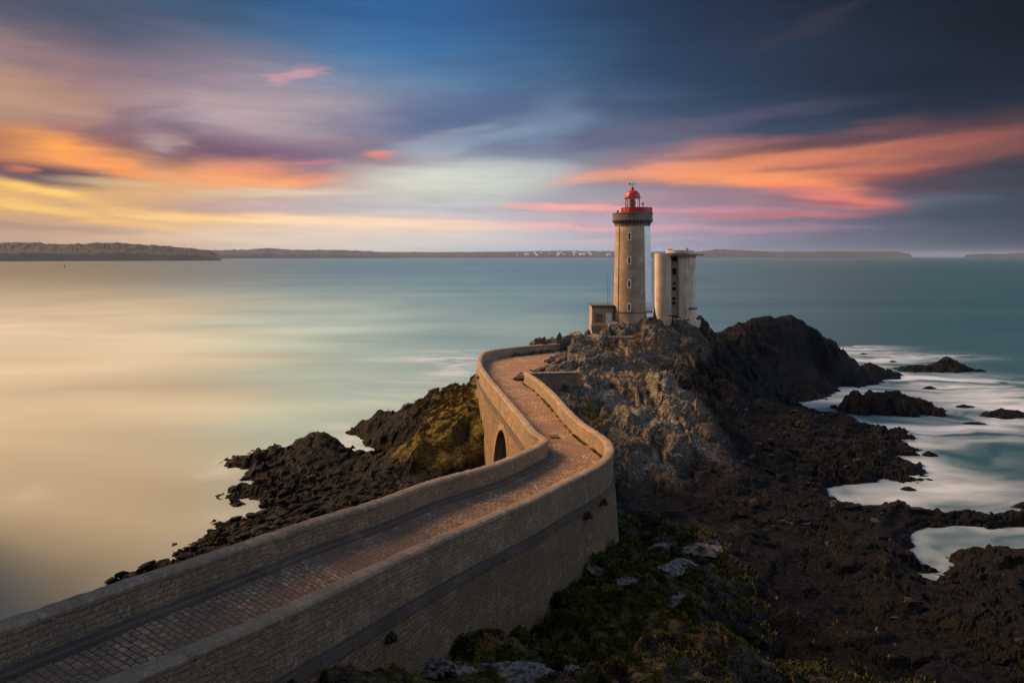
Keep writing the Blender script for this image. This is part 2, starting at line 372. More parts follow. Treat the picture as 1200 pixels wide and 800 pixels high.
def glassy(name, col):
    m, t = mat(name); t.put(t.b.inputs['Base Color'], col); t.b.inputs['Roughness'].default_value = .08; return m
M['pane'] = glassy('dark_pane', (.02,.025,.03))
m, t = mat('lantern_glass'); M['glass'] = m
t.b.inputs['Base Color'].default_value = (.9,.93,.95,1); t.b.inputs['Roughness'].default_value = .03; t.b.inputs['Transmission Weight'].default_value = .9; t.b.inputs['IOR'].default_value = 1.1
m, t = mat('concrete'); M['conc'] = m
p = t.node('ShaderNodeTexCoord').outputs['Object']
c = t.mix(t.mapr(t.noise(p, .6, 6, .6), .35, .65), (.60,.51,.40), (.46,.385,.30))
str_ = t.noise(t.mapping(p, sc=(2.2,2.2,.12)), 1., 6, .65)
c = t.mix(t.mapr(str_, .44, .7, 0., .6), c, (.16,.13,.10))
c = t.mix(t.mapr(t.noise(t.mapping(p, loc=(9,2,4), sc=(1.5,1.5,.2)), 1., 5, .6), .52, .7, 0., .5), c, (.58,.54,.48))
c = t.mix(t.mapr(t.noise(p, 3.5, 5, .7), .6, .72, 0., .6), c, (.24,.12,.06))
t.put(t.b.inputs['Base Color'], c); t.b.inputs['Roughness'].default_value = .9
t.put(t.b.inputs['Normal'], t.bump(t.math('ADD', t.noise(p, 6., 5), t.noise(t.mapping(p, sc=(.3,.3,3.)), 1., 3)), .5, .05))

M['concdark'] = simple('stained_concrete', (.23,.17,.12), .9, .45, 1.5)
# rock: lichened grey above, black below for tidal rock and at right for painted shade; masks come from the terrain builder
def rock_mat(name):
    m, t = mat(name)
    pos = t.node('ShaderNodeNewGeometry').outputs['Position']
    lich = t.attr('lichen'); dark = t.attr('tide'); grs = t.attr('turf'); weed = t.attr('weed')
    n1 = t.noise(pos, .22, 6, .6); n2 = t.noise(pos, 1.6, 7, .68); n3 = t.noise(pos, 8., 6, .65)
    st = t.noise(t.mapping(pos, rot=(R(35), R(20), R(30)), sc=(.35,.35,2.6)), 1., 6, .65, .6)
    base = t.mix(t.mapr(n2, .35, .65), (.05,.045,.04), (.11,.10,.088))
    grey = t.mix(t.mapr(n3, .3, .7), (.14,.136,.122), (.31,.295,.26))
    grey = t.mix(t.mapr(st, .42, .66, 0., .75), grey, (.085,.078,.07))
    brown = t.mix(t.mapr(n2, .4, .6), (.10,.07,.045), (.15,.105,.065))
    lf = t.math('MULTIPLY', t.mapr(t.math('ADD', n2, t.math('MULTIPLY', lich, .5)), .55, .85), lich, clamp=True)
    c = t.mix(lf, base, grey)
    c = t.mix(t.math('MULTIPLY', t.mapr(n1, .52, .66), .45), c, brown)
    ora = t.noise(t.mapping(pos, loc=(5,5,5)), 1.7, 6, .75)
    c = t.mix(t.math('MULTIPLY', t.mapr(ora, .66, .72), lf), c, (.34,.11,.02))
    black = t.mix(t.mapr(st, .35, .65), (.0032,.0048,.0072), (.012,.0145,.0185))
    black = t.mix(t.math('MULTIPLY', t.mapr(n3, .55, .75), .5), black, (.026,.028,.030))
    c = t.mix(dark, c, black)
    weedc = t.mix(t.mapr(n3, .35, .65), (.008,.0085,.006), (.017,.0175,.011))
    c = t.mix(t.math('MULTIPLY', weed, t.mapr(n2, .4, .6)), c, weedc)
    crack = t.voro(t.mapping(t.vmath('ADD', pos, t.noise(pos, .8, 3, col=True)), rot=(R(25), R(15), 0), sc=(1,1,1.7)), 1.7, 'DISTANCE_TO_EDGE')
    c = t.mix(t.math('MULTIPLY', t.mapr(crack, .0, .09, 1., 0.), .6), c, (.02,.018,.016))
    turf = t.mix(t.mapr(t.noise(pos, 1.1, 6, .7), .42, .6), (.085,.10,.022), (.20,.13,.05))
    turf = t.mix(t.mapr(n3, .4, .75), turf, (.022,.026,.010))
    gf = t.mapr(t.math('ADD', grs, t.math('MULTIPLY', t.math('SUBTRACT', n2, .5), 1.2)), .35, .6)
    c = t.mix(gf, c, turf)
    t.put(t.b.inputs['Base Color'], c)
    t.put(t.b.inputs['Roughness'], t.math('SUBTRACT', .9, t.math('MULTIPLY', dark, .38)))
    t.put(t.b.inputs['Specular IOR Level'], t.math('SUBTRACT', .08, t.math('MULTIPLY', dark, .03)))
    h = t.math('ADD', t.math('MULTIPLY', t.mapr(crack, 0., .12), .5), t.math('ADD', t.math('MULTIPLY', n2, .7), t.math('MULTIPLY', n3, .35)))
    h = t.math('ADD', h, t.math('MULTIPLY', st, 1.3))
    t.put(t.b.inputs['Normal'], t.bump(h, .85, .22))
    return m
M['rock'] = rock_mat('rock')

# ------------------------------------------------------------------ the causeway's course (left and right parapet tops)
Ld = [(0,730,10.5),(75,705.5,10.9),(150,680,11.3),(225,656,11.75),(300,631,12.2),(373,607,12.75),(440,587,13.2),(507,563,13.75),(573,545,14.3),(607,532,14.6),(629,521.5,14.75),
      (638,514,14.8),(627,506.5,14.8),(613,490,14.8),(590,463,14.8),(573,443,14.8),(562.5,427,14.8),(562.8,417,14.8),(569,411.5,14.8),(585,408.5,14.8),(607.5,406,14.8),(630,404,14.8),(655,402,14.8)]
Rd = [(124,800,10.6),(212,763,11.2),(300,727,11.7),(400,682,12.4),(475,647,13.0),(550,614,13.7),(625,582,14.3),(662,563,14.6),(700,544,14.8),(713,531,14.8),(712,517,14.8),(698,506,14.8),(684,497,14.8),(666,481,14.8),(648,461,14.8),(630,445,14.8),(616.5,436,14.8)]
def unp(l): return [Vector(((px-600)/(py-300)*d, d*800/(py-300), CAMZ-d)) for px, py, d in l]
Lp = unp(Ld); Rp = unp(Rd)
for q in (Lp, Rp):
    d = (q[0]-q[2]).normalized(); q.insert(0, q[0]+d*9); q.insert(0, q[0]+d*9)
plaza = [Vector(p) for p in ((1.9,90,13.2),(3.4,93.5,13.2),(5.4,98,13.2),(7.2,103,13.2),(8.6,108,13.2),(9.6,113,13.2),(10.6,117.5,13.2))]
def catmull(P, step=.22):
    out = []
    Q = [P[0]*2-P[1]]+P+[P[-1]*2-P[-2]]
    for i in range(1, len(Q)-2):
        n = max(2, int((Q[i+1]-Q[i]).length/step))
        p0, p1, p2, p3 = Q[i-1:i+3]
        # centripetal-like tangents keep tight bends clean
        d0 = max(.01, (p1-p0).length**.5); d1 = max(.01, (p2-p1).length**.5); d2 = max(.01, (p3-p2).length**.5)
        m1 = ((p1-p0)/d0-(p2-p0)/(d0+d1)+(p2-p1)/d1)*d1; m2 = ((p2-p1)/d1-(p3-p1)/(d1+d2)+(p3-p2)/d2)*d1
        for k in range(n):
            t_ = k/n
            out.append((2*t_**3-3*t_**2+1)*p1+(t_**3-2*t_**2+t_)*m1+(-2*t_**3+3*t_**2)*p2+(t_**3-t_**2)*m2)
    out.append(P[-1].copy())
    return np.array([tuple(v) for v in out])
class Curve:
    def __init__(s, P):
        c = catmull(P); d = np.r_[0, np.cumsum(np.hypot(*np.diff(c[:, :2], axis=0).T))]
        k = np.r_[True, np.diff(d) > 1e-5]; s.c = c[k]; s.s = d[k]; s.L = d[-1]
    def at(s, a):
        a = np.asarray(a, float); return np.stack([np.interp(a, s.s, s.c[:, i]) for i in range(3)], -1)
    def nrm(s, a):
        a = np.asarray(a, float); e = .35
        t_ = s.at(np.minimum(a+e, s.L))-s.at(np.maximum(a-e, 0)); t_ /= np.hypot(t_[..., 0], t_[..., 1])[..., None]
        return np.stack([-t_[..., 1], t_[..., 0]], -1)     # left-hand normal
    def near(s, p): return s.s[np.argmin(np.hypot(s.c[:, 0]-p[0], s.c[:, 1]-p[1]))]
CL = Curve(Lp); CR = Curve(Rp+plaza)
aRend = CR.near(Rp[-1]); CRp = Curve(Rp)
# matching stations across the deck
kL = [0]+[CL.near(Lp[i]) for i in (2,6,10,13,15,16,17)]+[CL.near((-3.4,86.)), CL.near((-4.2,91.5)), CL.near((-4.6,97)), CL.near((-4.7,102)), CL.near((-3.9,107)), CL.near((0,110.6)), CL.near((4.,114)), CL.L]
kR = [0]+[CR.near(Rp[i]) for i in (2,5)]+[CR.near((3.1,43.8)), CR.near((7.6,53.)), CR.near((6.4,60)), CR.near((4.4,73.5)), CR.near((2.6,83.4))]+[aRend, CR.near((2.2,91)), CR.near((4.2,95.4)), CR.near((6,100)), CR.near((7.6,104)), CR.near((9,110)), CR.near((9.8,114.)), CR.L]
st_i = []
for i in range(len(kL)-1):
    n = max(2, int(max(kL[i+1]-kL[i], kR[i+1]-kR[i])/.35)); st_i += list(np.arange(n)/n+i)
st_i = np.array(st_i+[len(kL)-1.])
aL = np.interp(st_i, range(len(kL)), kL); aR = np.interp(st_i, range(len(kR)), kR)
PLs, PRs = CL.at(aL), CR.at(aR)
DECK = 1.4
deck_poly = np.r_[PLs[:, :2], PRs[::-1, :2]]

# ------------------------------------------------------------------ terrain
ctrl = [
 # lighthouse rock and its back
 (17,130,14.6),(23,128,14.2),(23,137,14.8),(32,132,15.5),(29.5,132.5,15.3),(35,133,15.3),(33,141,15.2),(38,137,13.9),(10,127,13.4),(8,119,12.9),(14,120,13.7),(5,122,11.6),(28,138,15.3),
 (16,124,14.2),(20,126,14.2),(27,128,14.2),(31,129,13.9),(36,131,12.6),(23,150,4),(35,155,3),(20,160,-3),(50,178,-3),(0,150,-3),(12,140,8),(12,152,-2.5),(45,168,-3),(30,165,-3),
 # front outcrop
 (13.5,108,13.6),(16.7,103,12.6),(19.6,98,11.6),(22.6,95,10.9),(23.6,90,9.6),(24.7,86,7.6),(24.7,83,6.2),(9,112,12.9),(11.5,103,12.6),(9.5,97,12.3),
 (10.3,92,10.9),(8,90,10.6),(5.4,89.5,11.6),(6,84,10.2),(8,80,9.4),(10.6,85,8.9),(15,86,8.6),(14,94,11.2),(18,92,9.8),(21,87,8.6),(18.4,82,7.4),(9.5,76,7.1),(15.2,77,6.1),(19.5,77,5.2),(23,79,4.9),
 (9,73,6.4),(7.6,76,7.4),(10,69.5,3.6),(16,71.5,3.1),(21,71,2.6),(25,77,3.6),(28,77,2.5),(6.9,80,8.8),
 # gully and south face of the lighthouse rock
 (25,104,7),(28,99,4.6),(32,94,3),(21,111,10),(17,116,12.6),(23,121,13.4),(28,122,12.6),(27,114,9),(37,128,11),(38,121,7.6),(39,115,4.8),(41,109,3.2),(34.5,113,6),(31,118,9.4),(28.3,125,12.8),(33,104,3.8),(30,108,5.4),
 # dark mound beyond, to the right
 (47,150,10.9),(50.5,152,12.6),(53.5,153,14.2),(57,153,14.8),(62,153,14.9),(65.5,153,14.2),(68,152,11),(72.7,153,8.9),(77.5,155,5.8),(83,159,3.1),(88,163,1),(92,165,-1),(43,142,11.6),(41,135,11),
 (52.5,140,5.4),(60,147,7.6),(63,144,4.2),(74,148,1.6),(45,128,4),(67,149,3),(48,135,5.4),(72,165,-1.5),(60,168,-2.5),(52,165,0),(85,152,-1.2),(80,148,-.8),(69,147,.4),(76,142,-1),(66,137,-.9),
 # flats right
 (39,104,2.2),(45.5,105,2),(52.7,105,1.2),(58.7,104.5,.7),(46,92,1.5),(35,85,2.5),(27.6,85,2.8),(29,77,2.2),(35.7,79.4,1.3),(51,89,.9),(23,73,2.6),(17.2,69,3),(13.5,67,3.4),
 (50,116,1.6),(56,118,.9),(47,125,2),(62,110,.3),(43,86,1.5),(40,97,2.2),(33,92,2.9),(58,98,.2),(54,93,.35),(48,101,1.3),
 PZ(975,474,-2.),PZ(1000,485,-2.2),PZ(1040,494,-2.2),PZ(1100,500,-1.6),PZ(1150,520,-2),PZ(1120,550,-2),PZ(1010,575,-2.2),PZ(990,582,-1.6),PZ(1030,584,-1.8),PZ(1050,576,-2.4),PZ(1100,590,-2.2),PZ(1150,590,-1.2),PZ(1190,596,-1),PZ(1100,525,-1.6),PZ(1090,470,-1.5),PZ(1180,455,-2),PZ(1180,440,-2),PZ(1060,452,-1.2),PZ(1000,444,-.2),PZ(1190,560,-2),(66,125,-1.2),(72,118,-2),(80,130,-2),(68,98,-2),(60,85,-1.6),(100,150,-3),(110,120,-3),(140,180,-3),(120,90,-3),
 (37.4,78.6,-.6),(42.5,77.4,.5),(45,78.5,.5),(49,80,-.9),(44,85,.9),(40.5,83,-.3),
 PX(1000,604,1.4),*[PY(px,72,1.15) for px in range(1040,1240,18)],*[PY(px,68,-1.5) for px in range(1104,1240,16)],*[PY(px,63.4,1.1) for px in range(1122,1240,20)],PY(1096,65.5,-1.5),PY(1093,62.5,-1.4),PY(1090,59.8,-1.),PY(1070,66,1.2),PY(1068,62,1.5),PY(1090,57,1.3),PY(1118,60,1.4),PZ(1090,601,-.6),PZ(1130,599,-1),PZ(1170,599,-1),
 PX(950,625,1.9),PX(1050,640,1.7),PX(1000,680,2.4),PX(1120,675,1.8),PX(1150,668,2.2),PX(1190,668,2.2),PX(1060,660,1.9),PX(1120,690,2.2),PX(1150,700,2.5),PX(1108,700,2.0),PX(1190,790,3.),PX(1060,738,3.2),PX(1000,790,4),PX(905,700,2.9),PX(930,780,4),PX(880,610,2.2),PX(840,600,2.6),
 (75,70,-1),(90,60,-2),(70,50,2),(60,35,4),(90,40,1),(110,60,-3),
 # foreground mound on the right of the causeway
 PX(735,612,5.6),PX(765,612,5.3),PX(800,622,5.8),PX(835,640,6.),PX(858,662,5.4),PX(868,690,4.7),PX(800,680,6.9),PX(745,680,6.9),PX(700,700,7.4),PX(640,725,8.),PX(580,765,8.6),PX(700,785,8.4),PX(800,785,7.4),PX(850,765,6.4),PX(872,795,5.8),PX(888,750,3.8),PX(510,798,9.4),
 PX(722,645,6.2),PX(632,698,7.9),PX(569,728,8.4),PX(512,776,9.0),PX(400,798,12.),(-9,20,14.4),(-4,16,13.8),(-14,11,17),
 (0,20,12),(10,20,10.6),(20,20,8),(40,20,5),(0,10,17),(10,10,14),(0,5,21),(0,0,25.8),(8,0,22),(-10,-8,26),(20,5,14),(-8,10,17),(60,10,8),(100,10,4),(30,-8,18),(140,20,2),(8.5,57,5.2),(9.5,62,4.6),(-16,2,22),(-24,-6,26),
 # ravine under the bridge, left side
 (0,73,2.6),(4,73,2.6),(8,66,3.2),(2,62,3.2),(5,80,6.2),(-1,80,4.2),(0,86,8.2),(3,95,10.6),(5,108,11),(-6,70,2.8),(-8,76,3.3),(-3,66,2.8),(-2,77.5,3),
 (-5,60,3),(-12,66,3),(-20,60,2.2),(-25,60,1.5),(-12,50,3.8),(-20,45,2.6),(-27,50,1.),(-30,56,.4),(-34,50,-.9),(-25,40,.6),(-34,40,-1.5),(-20,34,3.5),(-26,30,.5),(-40,60,-2),(-39,75,-2),(-31,66,.5),(-34,64,-.5),(-32,60.5,.2),(-36,56.5,-.7),(-28,72,.9),(-15,72,3),(-22,66,2.),(-60,40,-3),(-50,90,-3),(-25,20,6),(-38,20,-1),(-32,10,6),
 PX(385,508,3.6),PX(368,509,3.4),PX(340,520,2.4),PX(290,540,.7),PZ(262,541,-.4),PX(400,532,2.4),PX(430,552,2.4),PX(350,562,2),PX(305,552,.3),PX(300,572,1.1),PX(275,571,.4),PX(300,585,.9),PZ(258,583,-.2),PZ(290,598,-.5),PX(320,600,.5),PX(400,582,2.4),PX(450,572,3.2),PX(500,552,3.3),PX(350,605,1.6),PZ(268,554,-1),PZ(252,600,-.8),PX(262,609,.25),PZ(245,618,-.3),
 PY(360,120,-2),PY(300,107,-1.6),PY(400,102,-.9),PZ(408,514,-2),PZ(420,522,-2.2),PZ(430,528,-1.8),PZ(437,532,-.9),PZ(400,508,-2),PX(448,535,1.6),PZ(390,501,-.2),PX(412,497,1.),
 (-21.4,107,3.6),(-26.5,108,1.2),(-16.6,106.4,5),(-12.8,102.3,6),(-19,102,2.3),(-14.5,97,2.6),(-25,112,-1.5),(-17,114,.5),(-12,112,3.4),(-9.5,121,1.8),(-4,122,4.5),(4,125,8),(-14,124,-1.2),(-4,136,-1.6),(-13,131,-1.5),(-18,92,1.5),(-15.5,88,2.5),
 (-4.9,103,10.0),(-7.7,103,8),(-10.2,101.8,6.9),(-10.7,86,6.4),(-12.3,82.4,5.9),(-12.7,80,4.4),(-5.3,85,8.1),(-3.6,83.5,7.8),(-2.6,82.2,6.8),(-3.2,79.3,3.6),(-7.5,82.5,6.8),(-7.5,79,3.6),(-11.5,78,3.4),(-4.8,92,9.2),(-7.5,94,7.6),(-10.5,93,5.8),(-13,89,4.4),(-2,112,10.8),(-6,108,8.4),
]
ctrl = np.array(ctrl, float)
def rbf_setup(C):
    D = np.hypot(C[:, None, 0]-C[None, :, 0], C[:, None, 1]-C[None, :, 1])
    n = len(C); A = np.zeros((n+3, n+3)); A[:n, :n] = D+np.eye(n)*-.25; A[:n, n] = 1; A[:n, n+1:] = C[:, :2]; A[n:, :n] = A[:n, n:].T
    return np.linalg.solve(A, np.r_[C[:, 2], 0, 0, 0])
Wt = rbf_setup(ctrl)
def base_h(x, y):
    sh = x.shape; x = x.ravel(); y = y.ravel(); out = np.empty(len(x))
    for i in range(0, len(x), 60000):
        a, b = x[i:i+60000], y[i:i+60000]
        D = np.hypot(a[:, None]-ctrl[None, :, 0], b[:, None]-ctrl[None, :, 1])
        out[i:i+60000] = D @ Wt[:-3]+Wt[-3]+Wt[-2]*a+Wt[-1]*b
    return out.reshape(sh)
def in_poly(x, y, P):
    r = np.zeros(x.shape, bool); n = len(P)
    for i in range(n):
        x0, y0 = P[i]; x1, y1 = P[(i+1) % n]
        if y0 == y1: continue
        r ^= ((y0 > y) != (y1 > y)) & (x < (x1-x0)*(y-y0)/(y1-y0)+x0)
    return r
dpo = deck_poly[::3]
def poly_dist(x, y, P):
    d = np.full(x.shape, 1e9)
    for i in range(len(P)-1):
        a, b = P[i], P[i+1]; v = b-a; L2 = v@v
        if L2 < 1e-9: continue
        t_ = np.clip(((x-a[0])*v[0]+(y-a[1])*v[1])/L2, 0, 1)
        d = np.minimum(d, np.hypot(x-a[0]-t_*v[0], y-a[1]-t_*v[1]))
    return d
GAU = lambda x, y, cx_, cy_, rx, ry: np.exp(-((x-cx_)/rx)**2-((y-cy_)/ry)**2)
def terrain_h(x, y):
    wx = x+fbm(x*.12, y*.12, 3, 40)*2.2; wy = y+fbm(x*.12+50, y*.12, 3, 44)*2.2
    h0 = base_h(x+(wx-x)*.45, y+(wy-y)*.45)
    turf = np.clip(GAU(x, y, -7.5, 95, 5.5, 13)*1.5+GAU(x, y, -10, 84, 4.5, 6)*1.3+GAU(x, y, -6, 87, 4, 6)*1., 0, 1.3)
    turf = np.maximum(turf, GAU(x, y, 3.5, 41, 8, 10)*1.15)
    turf = np.maximum(turf, GAU(x, y, -3, 30, 8, 9)*1.)
    turf = np.maximum(turf, GAU(x, y, 10.5, 50, 4., 8)*.55)
    turf = np.maximum(turf, GAU(x, y, 12, 32, 10, 8)*.7)
    turf = np.maximum(turf, GAU(x, y, 10, 82, 5, 6)*.62)
    turf = np.maximum(turf, GAU(x, y, 20, 116, 9, 8)*.45)
    turf = np.maximum(turf, GAU(x, y, 17, 98, 9, 12)*.45)
    turf = np.maximum(turf, GAU(x, y, 0, 0, 40, 18)*.9)
    turf *= sstep(2.6, 4.6, h0)
    turf = turf*(.75+.5*fbm(x*.25, y*.25, 3, 60))
    amp = .30+.9*sstep(2.5, 8, h0)
    amp *= 1-.72*np.clip(turf, 0, 1)
    amp *= 1-.75*GAU(x, y, 58, 153, 16, 12)
    flat_ = 1-.72*np.clip(GAU(x, y, 50, 66, 24, 10)+GAU(x, y, 32, 74, 9, 8)*.7, 0, 1); amp *= flat_
    b1, e1 = blocks(wx*.19+wy*.06, wy*.15-wx*.03, 1)
    b2, e2 = blocks(wx*.52-wy*.12, wy*.42+wx*.1, 2, 20.)
    b3, e3 = blocks(wx*1.5+wy*.35, wy*1.15-wx*.2, 3, 22.)
    rd = ridged(wx*.11, wy*.14, 5, 7)
    n = b1*2.2+b2*1.35+b3*.22+(rd-.45)*.5+fbm(x*1.5, y*1.5, 3, 20)*.05
    crease = -.7*np.exp(-e1*10)-.38*np.exp(-e2*10)-.08*np.exp(-e3*9)
    strata = np.abs(((x*.35+y*.75+h0*.8+fbm(x*.2, y*.2, 3, 31)*2.5) % 1.3)/1.3-.5)*.5
    h = h0+amp*(n+crease+strata)
    # low tidal shelves: small broken blocks
    low = sstep(4.5, .5, h0)
    shoal = sstep(-1.6, .6, h0)
    h = h0+(h-h0)*shoal
    su = x*.93+y*.36+fbm(x*.12, y*.12, 2, 70)*3; sv = y*.93-x*.36+fbm(x*.15, y*.15, 3, 71)*2.5; tb, te = blocks(su*.27, sv*.8, 5, 22.); tb2, te2 = blocks(su*.8, sv*2.1, 6, 22.)
    h = h+low*shoal*flat_*(tb*.75-.2*np.exp(-te*9)+tb2*.16-.07*np.exp(-te2*8)+fbm(x*.3, y*.35, 2, 80)*.5)
    tq = (h+x*.06-y*.03+fbm(x*.25, y*.25, 3, 85)*.5)/.55; tf = tq-np.floor(tq)
    h = h+low*.8*(sstep(.3, .7, tf)-tf)*.55
    hd = np.maximum(h0, -2.8)
    h = np.where(h0 < -1.6, np.minimum(h, -.6), h)
    lich = np.clip(GAU(x, y, 16, 93, 12, 24)*1.25+GAU(x, y, 18, 124, 16, 9)*.8, 0, 1)
    lich = np.maximum(lich, GAU(x, y, 16, 44, 7, 13)*.75)
    lich = np.maximum(lich, GAU(x, y, -5, 82, 6, 4)*.55)
    lich *= sstep(3.2, 6.5, h+2.6*GAU(x, y, 14, 88, 12, 18))
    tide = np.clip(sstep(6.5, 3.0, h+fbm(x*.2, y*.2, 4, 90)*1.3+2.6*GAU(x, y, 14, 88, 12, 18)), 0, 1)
    tide = np.maximum(tide, sstep(34, 46, x+.0*y)*sstep(70, 100, y)*.9)  # this line and the next blacken right-hand rock: painted shade over dark rock
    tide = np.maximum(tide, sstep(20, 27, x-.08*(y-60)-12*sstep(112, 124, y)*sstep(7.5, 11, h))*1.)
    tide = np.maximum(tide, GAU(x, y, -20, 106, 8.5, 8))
    weed = sstep(4.6, 2.6, h)*sstep(-.2, .8, fbm(x*.12, y*.12, 3, 99)+.3)
    return h, dict(turf=np.clip(turf, 0, 1), lichen=lich, tide=tide, weed=weed), h0
NRR, NCC = 900, 900
q = np.linspace(0, 1, NRR); yy = (20*((190+20+12)/20)**q)-20-12+12*0
yy = -12+(np.exp(np.linspace(math.log(16), math.log(16+200), NRR))-16)
ss = np.linspace(-1, 1, NCC)
YY = np.repeat(yy[:, None], NCC, 1); XX = ss[None]*(np.maximum(YY, 0)*.80+26)
HH, AT, H0 = terrain_h(XX, YY)
ins = in_poly(XX, YY, deck_poly)
near_d = np.full(XX.shape, 99.)
msk = (np.abs(XX) < 30) & (YY < 122)
bd = poly_dist(XX[msk], YY[msk], np.r_[PLs[::4, :2], PLs[-1:, :2]]); bdr = poly_dist(XX[msk], YY[msk], np.r_[PRs[::4, :2], PRs[-1:, :2]])
dm = np.minimum(bd, bdr)
near_d[msk] = dm
# local deck height
deckz = np.interp(YY, np.r_[-20, PLs[:, 1][:200:10], 200], np.r_[PLs[0, 2], PLs[:, 2][:200:10], 13.2])-DECK
clampv = np.where(ins, deckz-.5, 1e9)
# outside, keep below the parapets near the walls except round the plaza, where rock may rise
out_near = (~ins) & (near_d < 1.6) & (YY < 86)
clampv = np.where(out_near, np.minimum(H0+.9, deckz-.6), clampv)
pl_in = ins & (YY > 88)
HH = np.minimum(HH, clampv)
# ragged rock foot spilling on to the plaza edge
edge = (near_d < 2.6) & (YY > 88.5) & (XX > 0) & (PRs[-1, 0]+2 > XX)
HH = np.where(edge & ins, np.maximum(HH, 11.25+1.0*sstep(2.2, .1, near_d+fbm(XX*.6, YY*.6, 3, 12)*1.4)), HH)
HH = np.maximum(HH, -3.)
V = np.stack([XX, YY, HH], -1).reshape(-1, 3)
Fq = grid_faces(NRR, NCC)
Fq = Fq[(V[Fq, 2].max(1) > -.8)]
me = np_mesh('terrain', V, Fq, False, {k: v.ravel() for k, v in AT.items()})
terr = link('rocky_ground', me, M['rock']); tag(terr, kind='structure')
def ground(px_, py_):
    """terrain height at world x, y (nearest vertex)"""
    r = np.clip(np.searchsorted(yy, py_), 1, NRR-1); r = r-1 if abs(yy[r-1]-py_) < abs(yy[r]-py_) else r
    c = int(round((px_/(max(yy[r], 0)*.80+26)+1)/2*(NCC-1))); c = min(max(c, 0), NCC-1)
    return HH[r, c]

# off-frame headland added on the left and behind the camera to shade the near causeway
hx, hy = np.meshgrid(np.linspace(-190, 200, 420), np.linspace(-140, 92, 260))
HP = np.array([(200,-140),(200,10),(110,12),(62,-4),(28,-14),(-10,-14),(-27,0),(-32,14),(-37,26),(-42,38),(-47,50),(-53,62),(-62,74),(-80,80),(-190,66),(-190,-140)], float)
dd = poly_dist(hx, hy, np.r_[HP, HP[:1]]); dd = np.where(in_poly(hx, hy, HP), dd, -dd)
dd += fbm(hx*.08, hy*.08, 4, 5)*4
bb, be = blocks(hx*.15, hy*.15, 8); bb2, _ = blocks(hx*.5, hy*.5, 9)
hz = -3+sstep(-1, 12, dd)*(92+4*sstep(-10, -50, hy))+(bb*4+bb2*1.4+fbm(hx*.1, hy*.1, 4, 3)*3)*sstep(-1, 6, dd)
one = np.ones(hx.size)
Fh = grid_faces(260, 420); Vh = np.stack([hx, hy, hz], -1).reshape(-1, 3); Fh = Fh[Vh[Fh, 2].max(1) > -1]
hl = link('shading_cliff', np_mesh('shading_cliff', Vh, Fh, False, dict(turf=one*.0+sstep(30, 42, hz).ravel(), lichen=sstep(8, 14, hz).ravel(), tide=sstep(8, 3, hz).ravel(), weed=one*0)), M['rock'])
tag(hl, kind='structure')

# ------------------------------------------------------------------ sea
def axis(lo, hi, step, far, n=46):
    a = np.arange(lo, hi+step, step); g = np.geomspace(step*1.3, far, n)
    return np.r_[lo-g[::-1], a, a[-1]+g]
ax = axis(-70, 130, .55, 30000); ay = axis(30, 210, .55, 30000)
SX, SY = np.meshgrid(ax, ay)
core = (SX > -75) & (SX < 150) & (SY > 25) & (SY < 215)
hb = np.full(SX.shape, -3.); hb[core] = base_h(SX[core], SY[core])
foam = np.zeros(SX.shape)
fb = [(990,408,50,6,.9),(1030,420,55,6,1.),(1010,432,35,7,.5),(1095,418,60,4,.35),(1005,441,50,5,.8),(1060,446,90,6,.8),(1140,455,80,14,.55),(1000,460,60,8,.5),(970,470,25,6,.5),(1160,470,60,14,.7),(1150,500,70,14,.6),(1110,502,70,9,.6),(1080,520,40,7,.5),(1040,506,80,6,.45),(1095,548,40,14,.6),(1190,480,60,20,.5),(1150,540,70,12,.12),
      (1050,584,50,7,.65),(1100,575,50,9,.55),(1150,570,60,12,.45),(990,585,25,6,.5),(1085,598,30,3,.8),(1180,590,60,8,.35),(1150,632,50,5,.25),(1085,660,30,10,.25),(1020,572,40,5,.5),(1190,625,40,4,.3),
      (515,420,75,3.2,.8),(548,428,26,7,.75),(525,440,30,8,.5),(480,452,80,9,.25),(410,517,20,9,.75),(435,527,20,7,.9),(395,500,20,5,.4),(275,541,22,3,.6),(262,544,15,5,.35),(255,555,30,8,.2),(470,470,60,10,.2),(350,500,60,5,.2),(300,575,20,4,.2),(280,600,40,10,.16),(35,580,24,14,.12),(545,412,60,2,.3)]
for (px, py, rx, ry, w) in fb:
    x0, y0, _ = PX(px, py, 0); sxw = rx*y0/800; syw = ry*22400/(py-300)**2
    foam += w*np.exp(-((SX-x0-(SY-y0)*x0/y0*.6)/sxw)**2-((SY-y0)/syw)**2)
stre = fbm(SX*.05+fbm(SX*.04, SY*.04, 3, 55)*.8, SY*.22+fbm(SX*.05, SY*.05, 3, 51)*1.2, 4, 50)
shore = sstep(-1.5, -.1, hb)
wr = sstep(20, 40, SX)*(SY > 55)
foam = foam*(.68+1.05*stre)+shore*(.22*wr+.08)*(.8+.6*fbm(SX*.3, SY*.3, 3, 33))
foam = (1-np.exp(-1.35*np.clip(foam, 0, 3)))*.92*np.where(core, 1, 0)
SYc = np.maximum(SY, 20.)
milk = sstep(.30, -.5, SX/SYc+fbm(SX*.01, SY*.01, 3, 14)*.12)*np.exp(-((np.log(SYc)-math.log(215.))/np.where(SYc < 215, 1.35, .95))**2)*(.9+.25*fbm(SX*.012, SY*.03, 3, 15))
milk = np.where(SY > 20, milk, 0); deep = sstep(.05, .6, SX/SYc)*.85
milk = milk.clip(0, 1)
Vs = np.stack([SX, SY, np.zeros(SX.shape)], -1).reshape(-1, 3)
m, t = mat('sea_water'); M['sea'] = m
pos = t.node('ShaderNodeNewGeometry').outputs['Position']
fo = t.attr('foam')
big = t.noise(t.mapping(pos, rot=(0,0,R(8)), sc=(.0022,.02,1)), 1., 6, .65, .4)
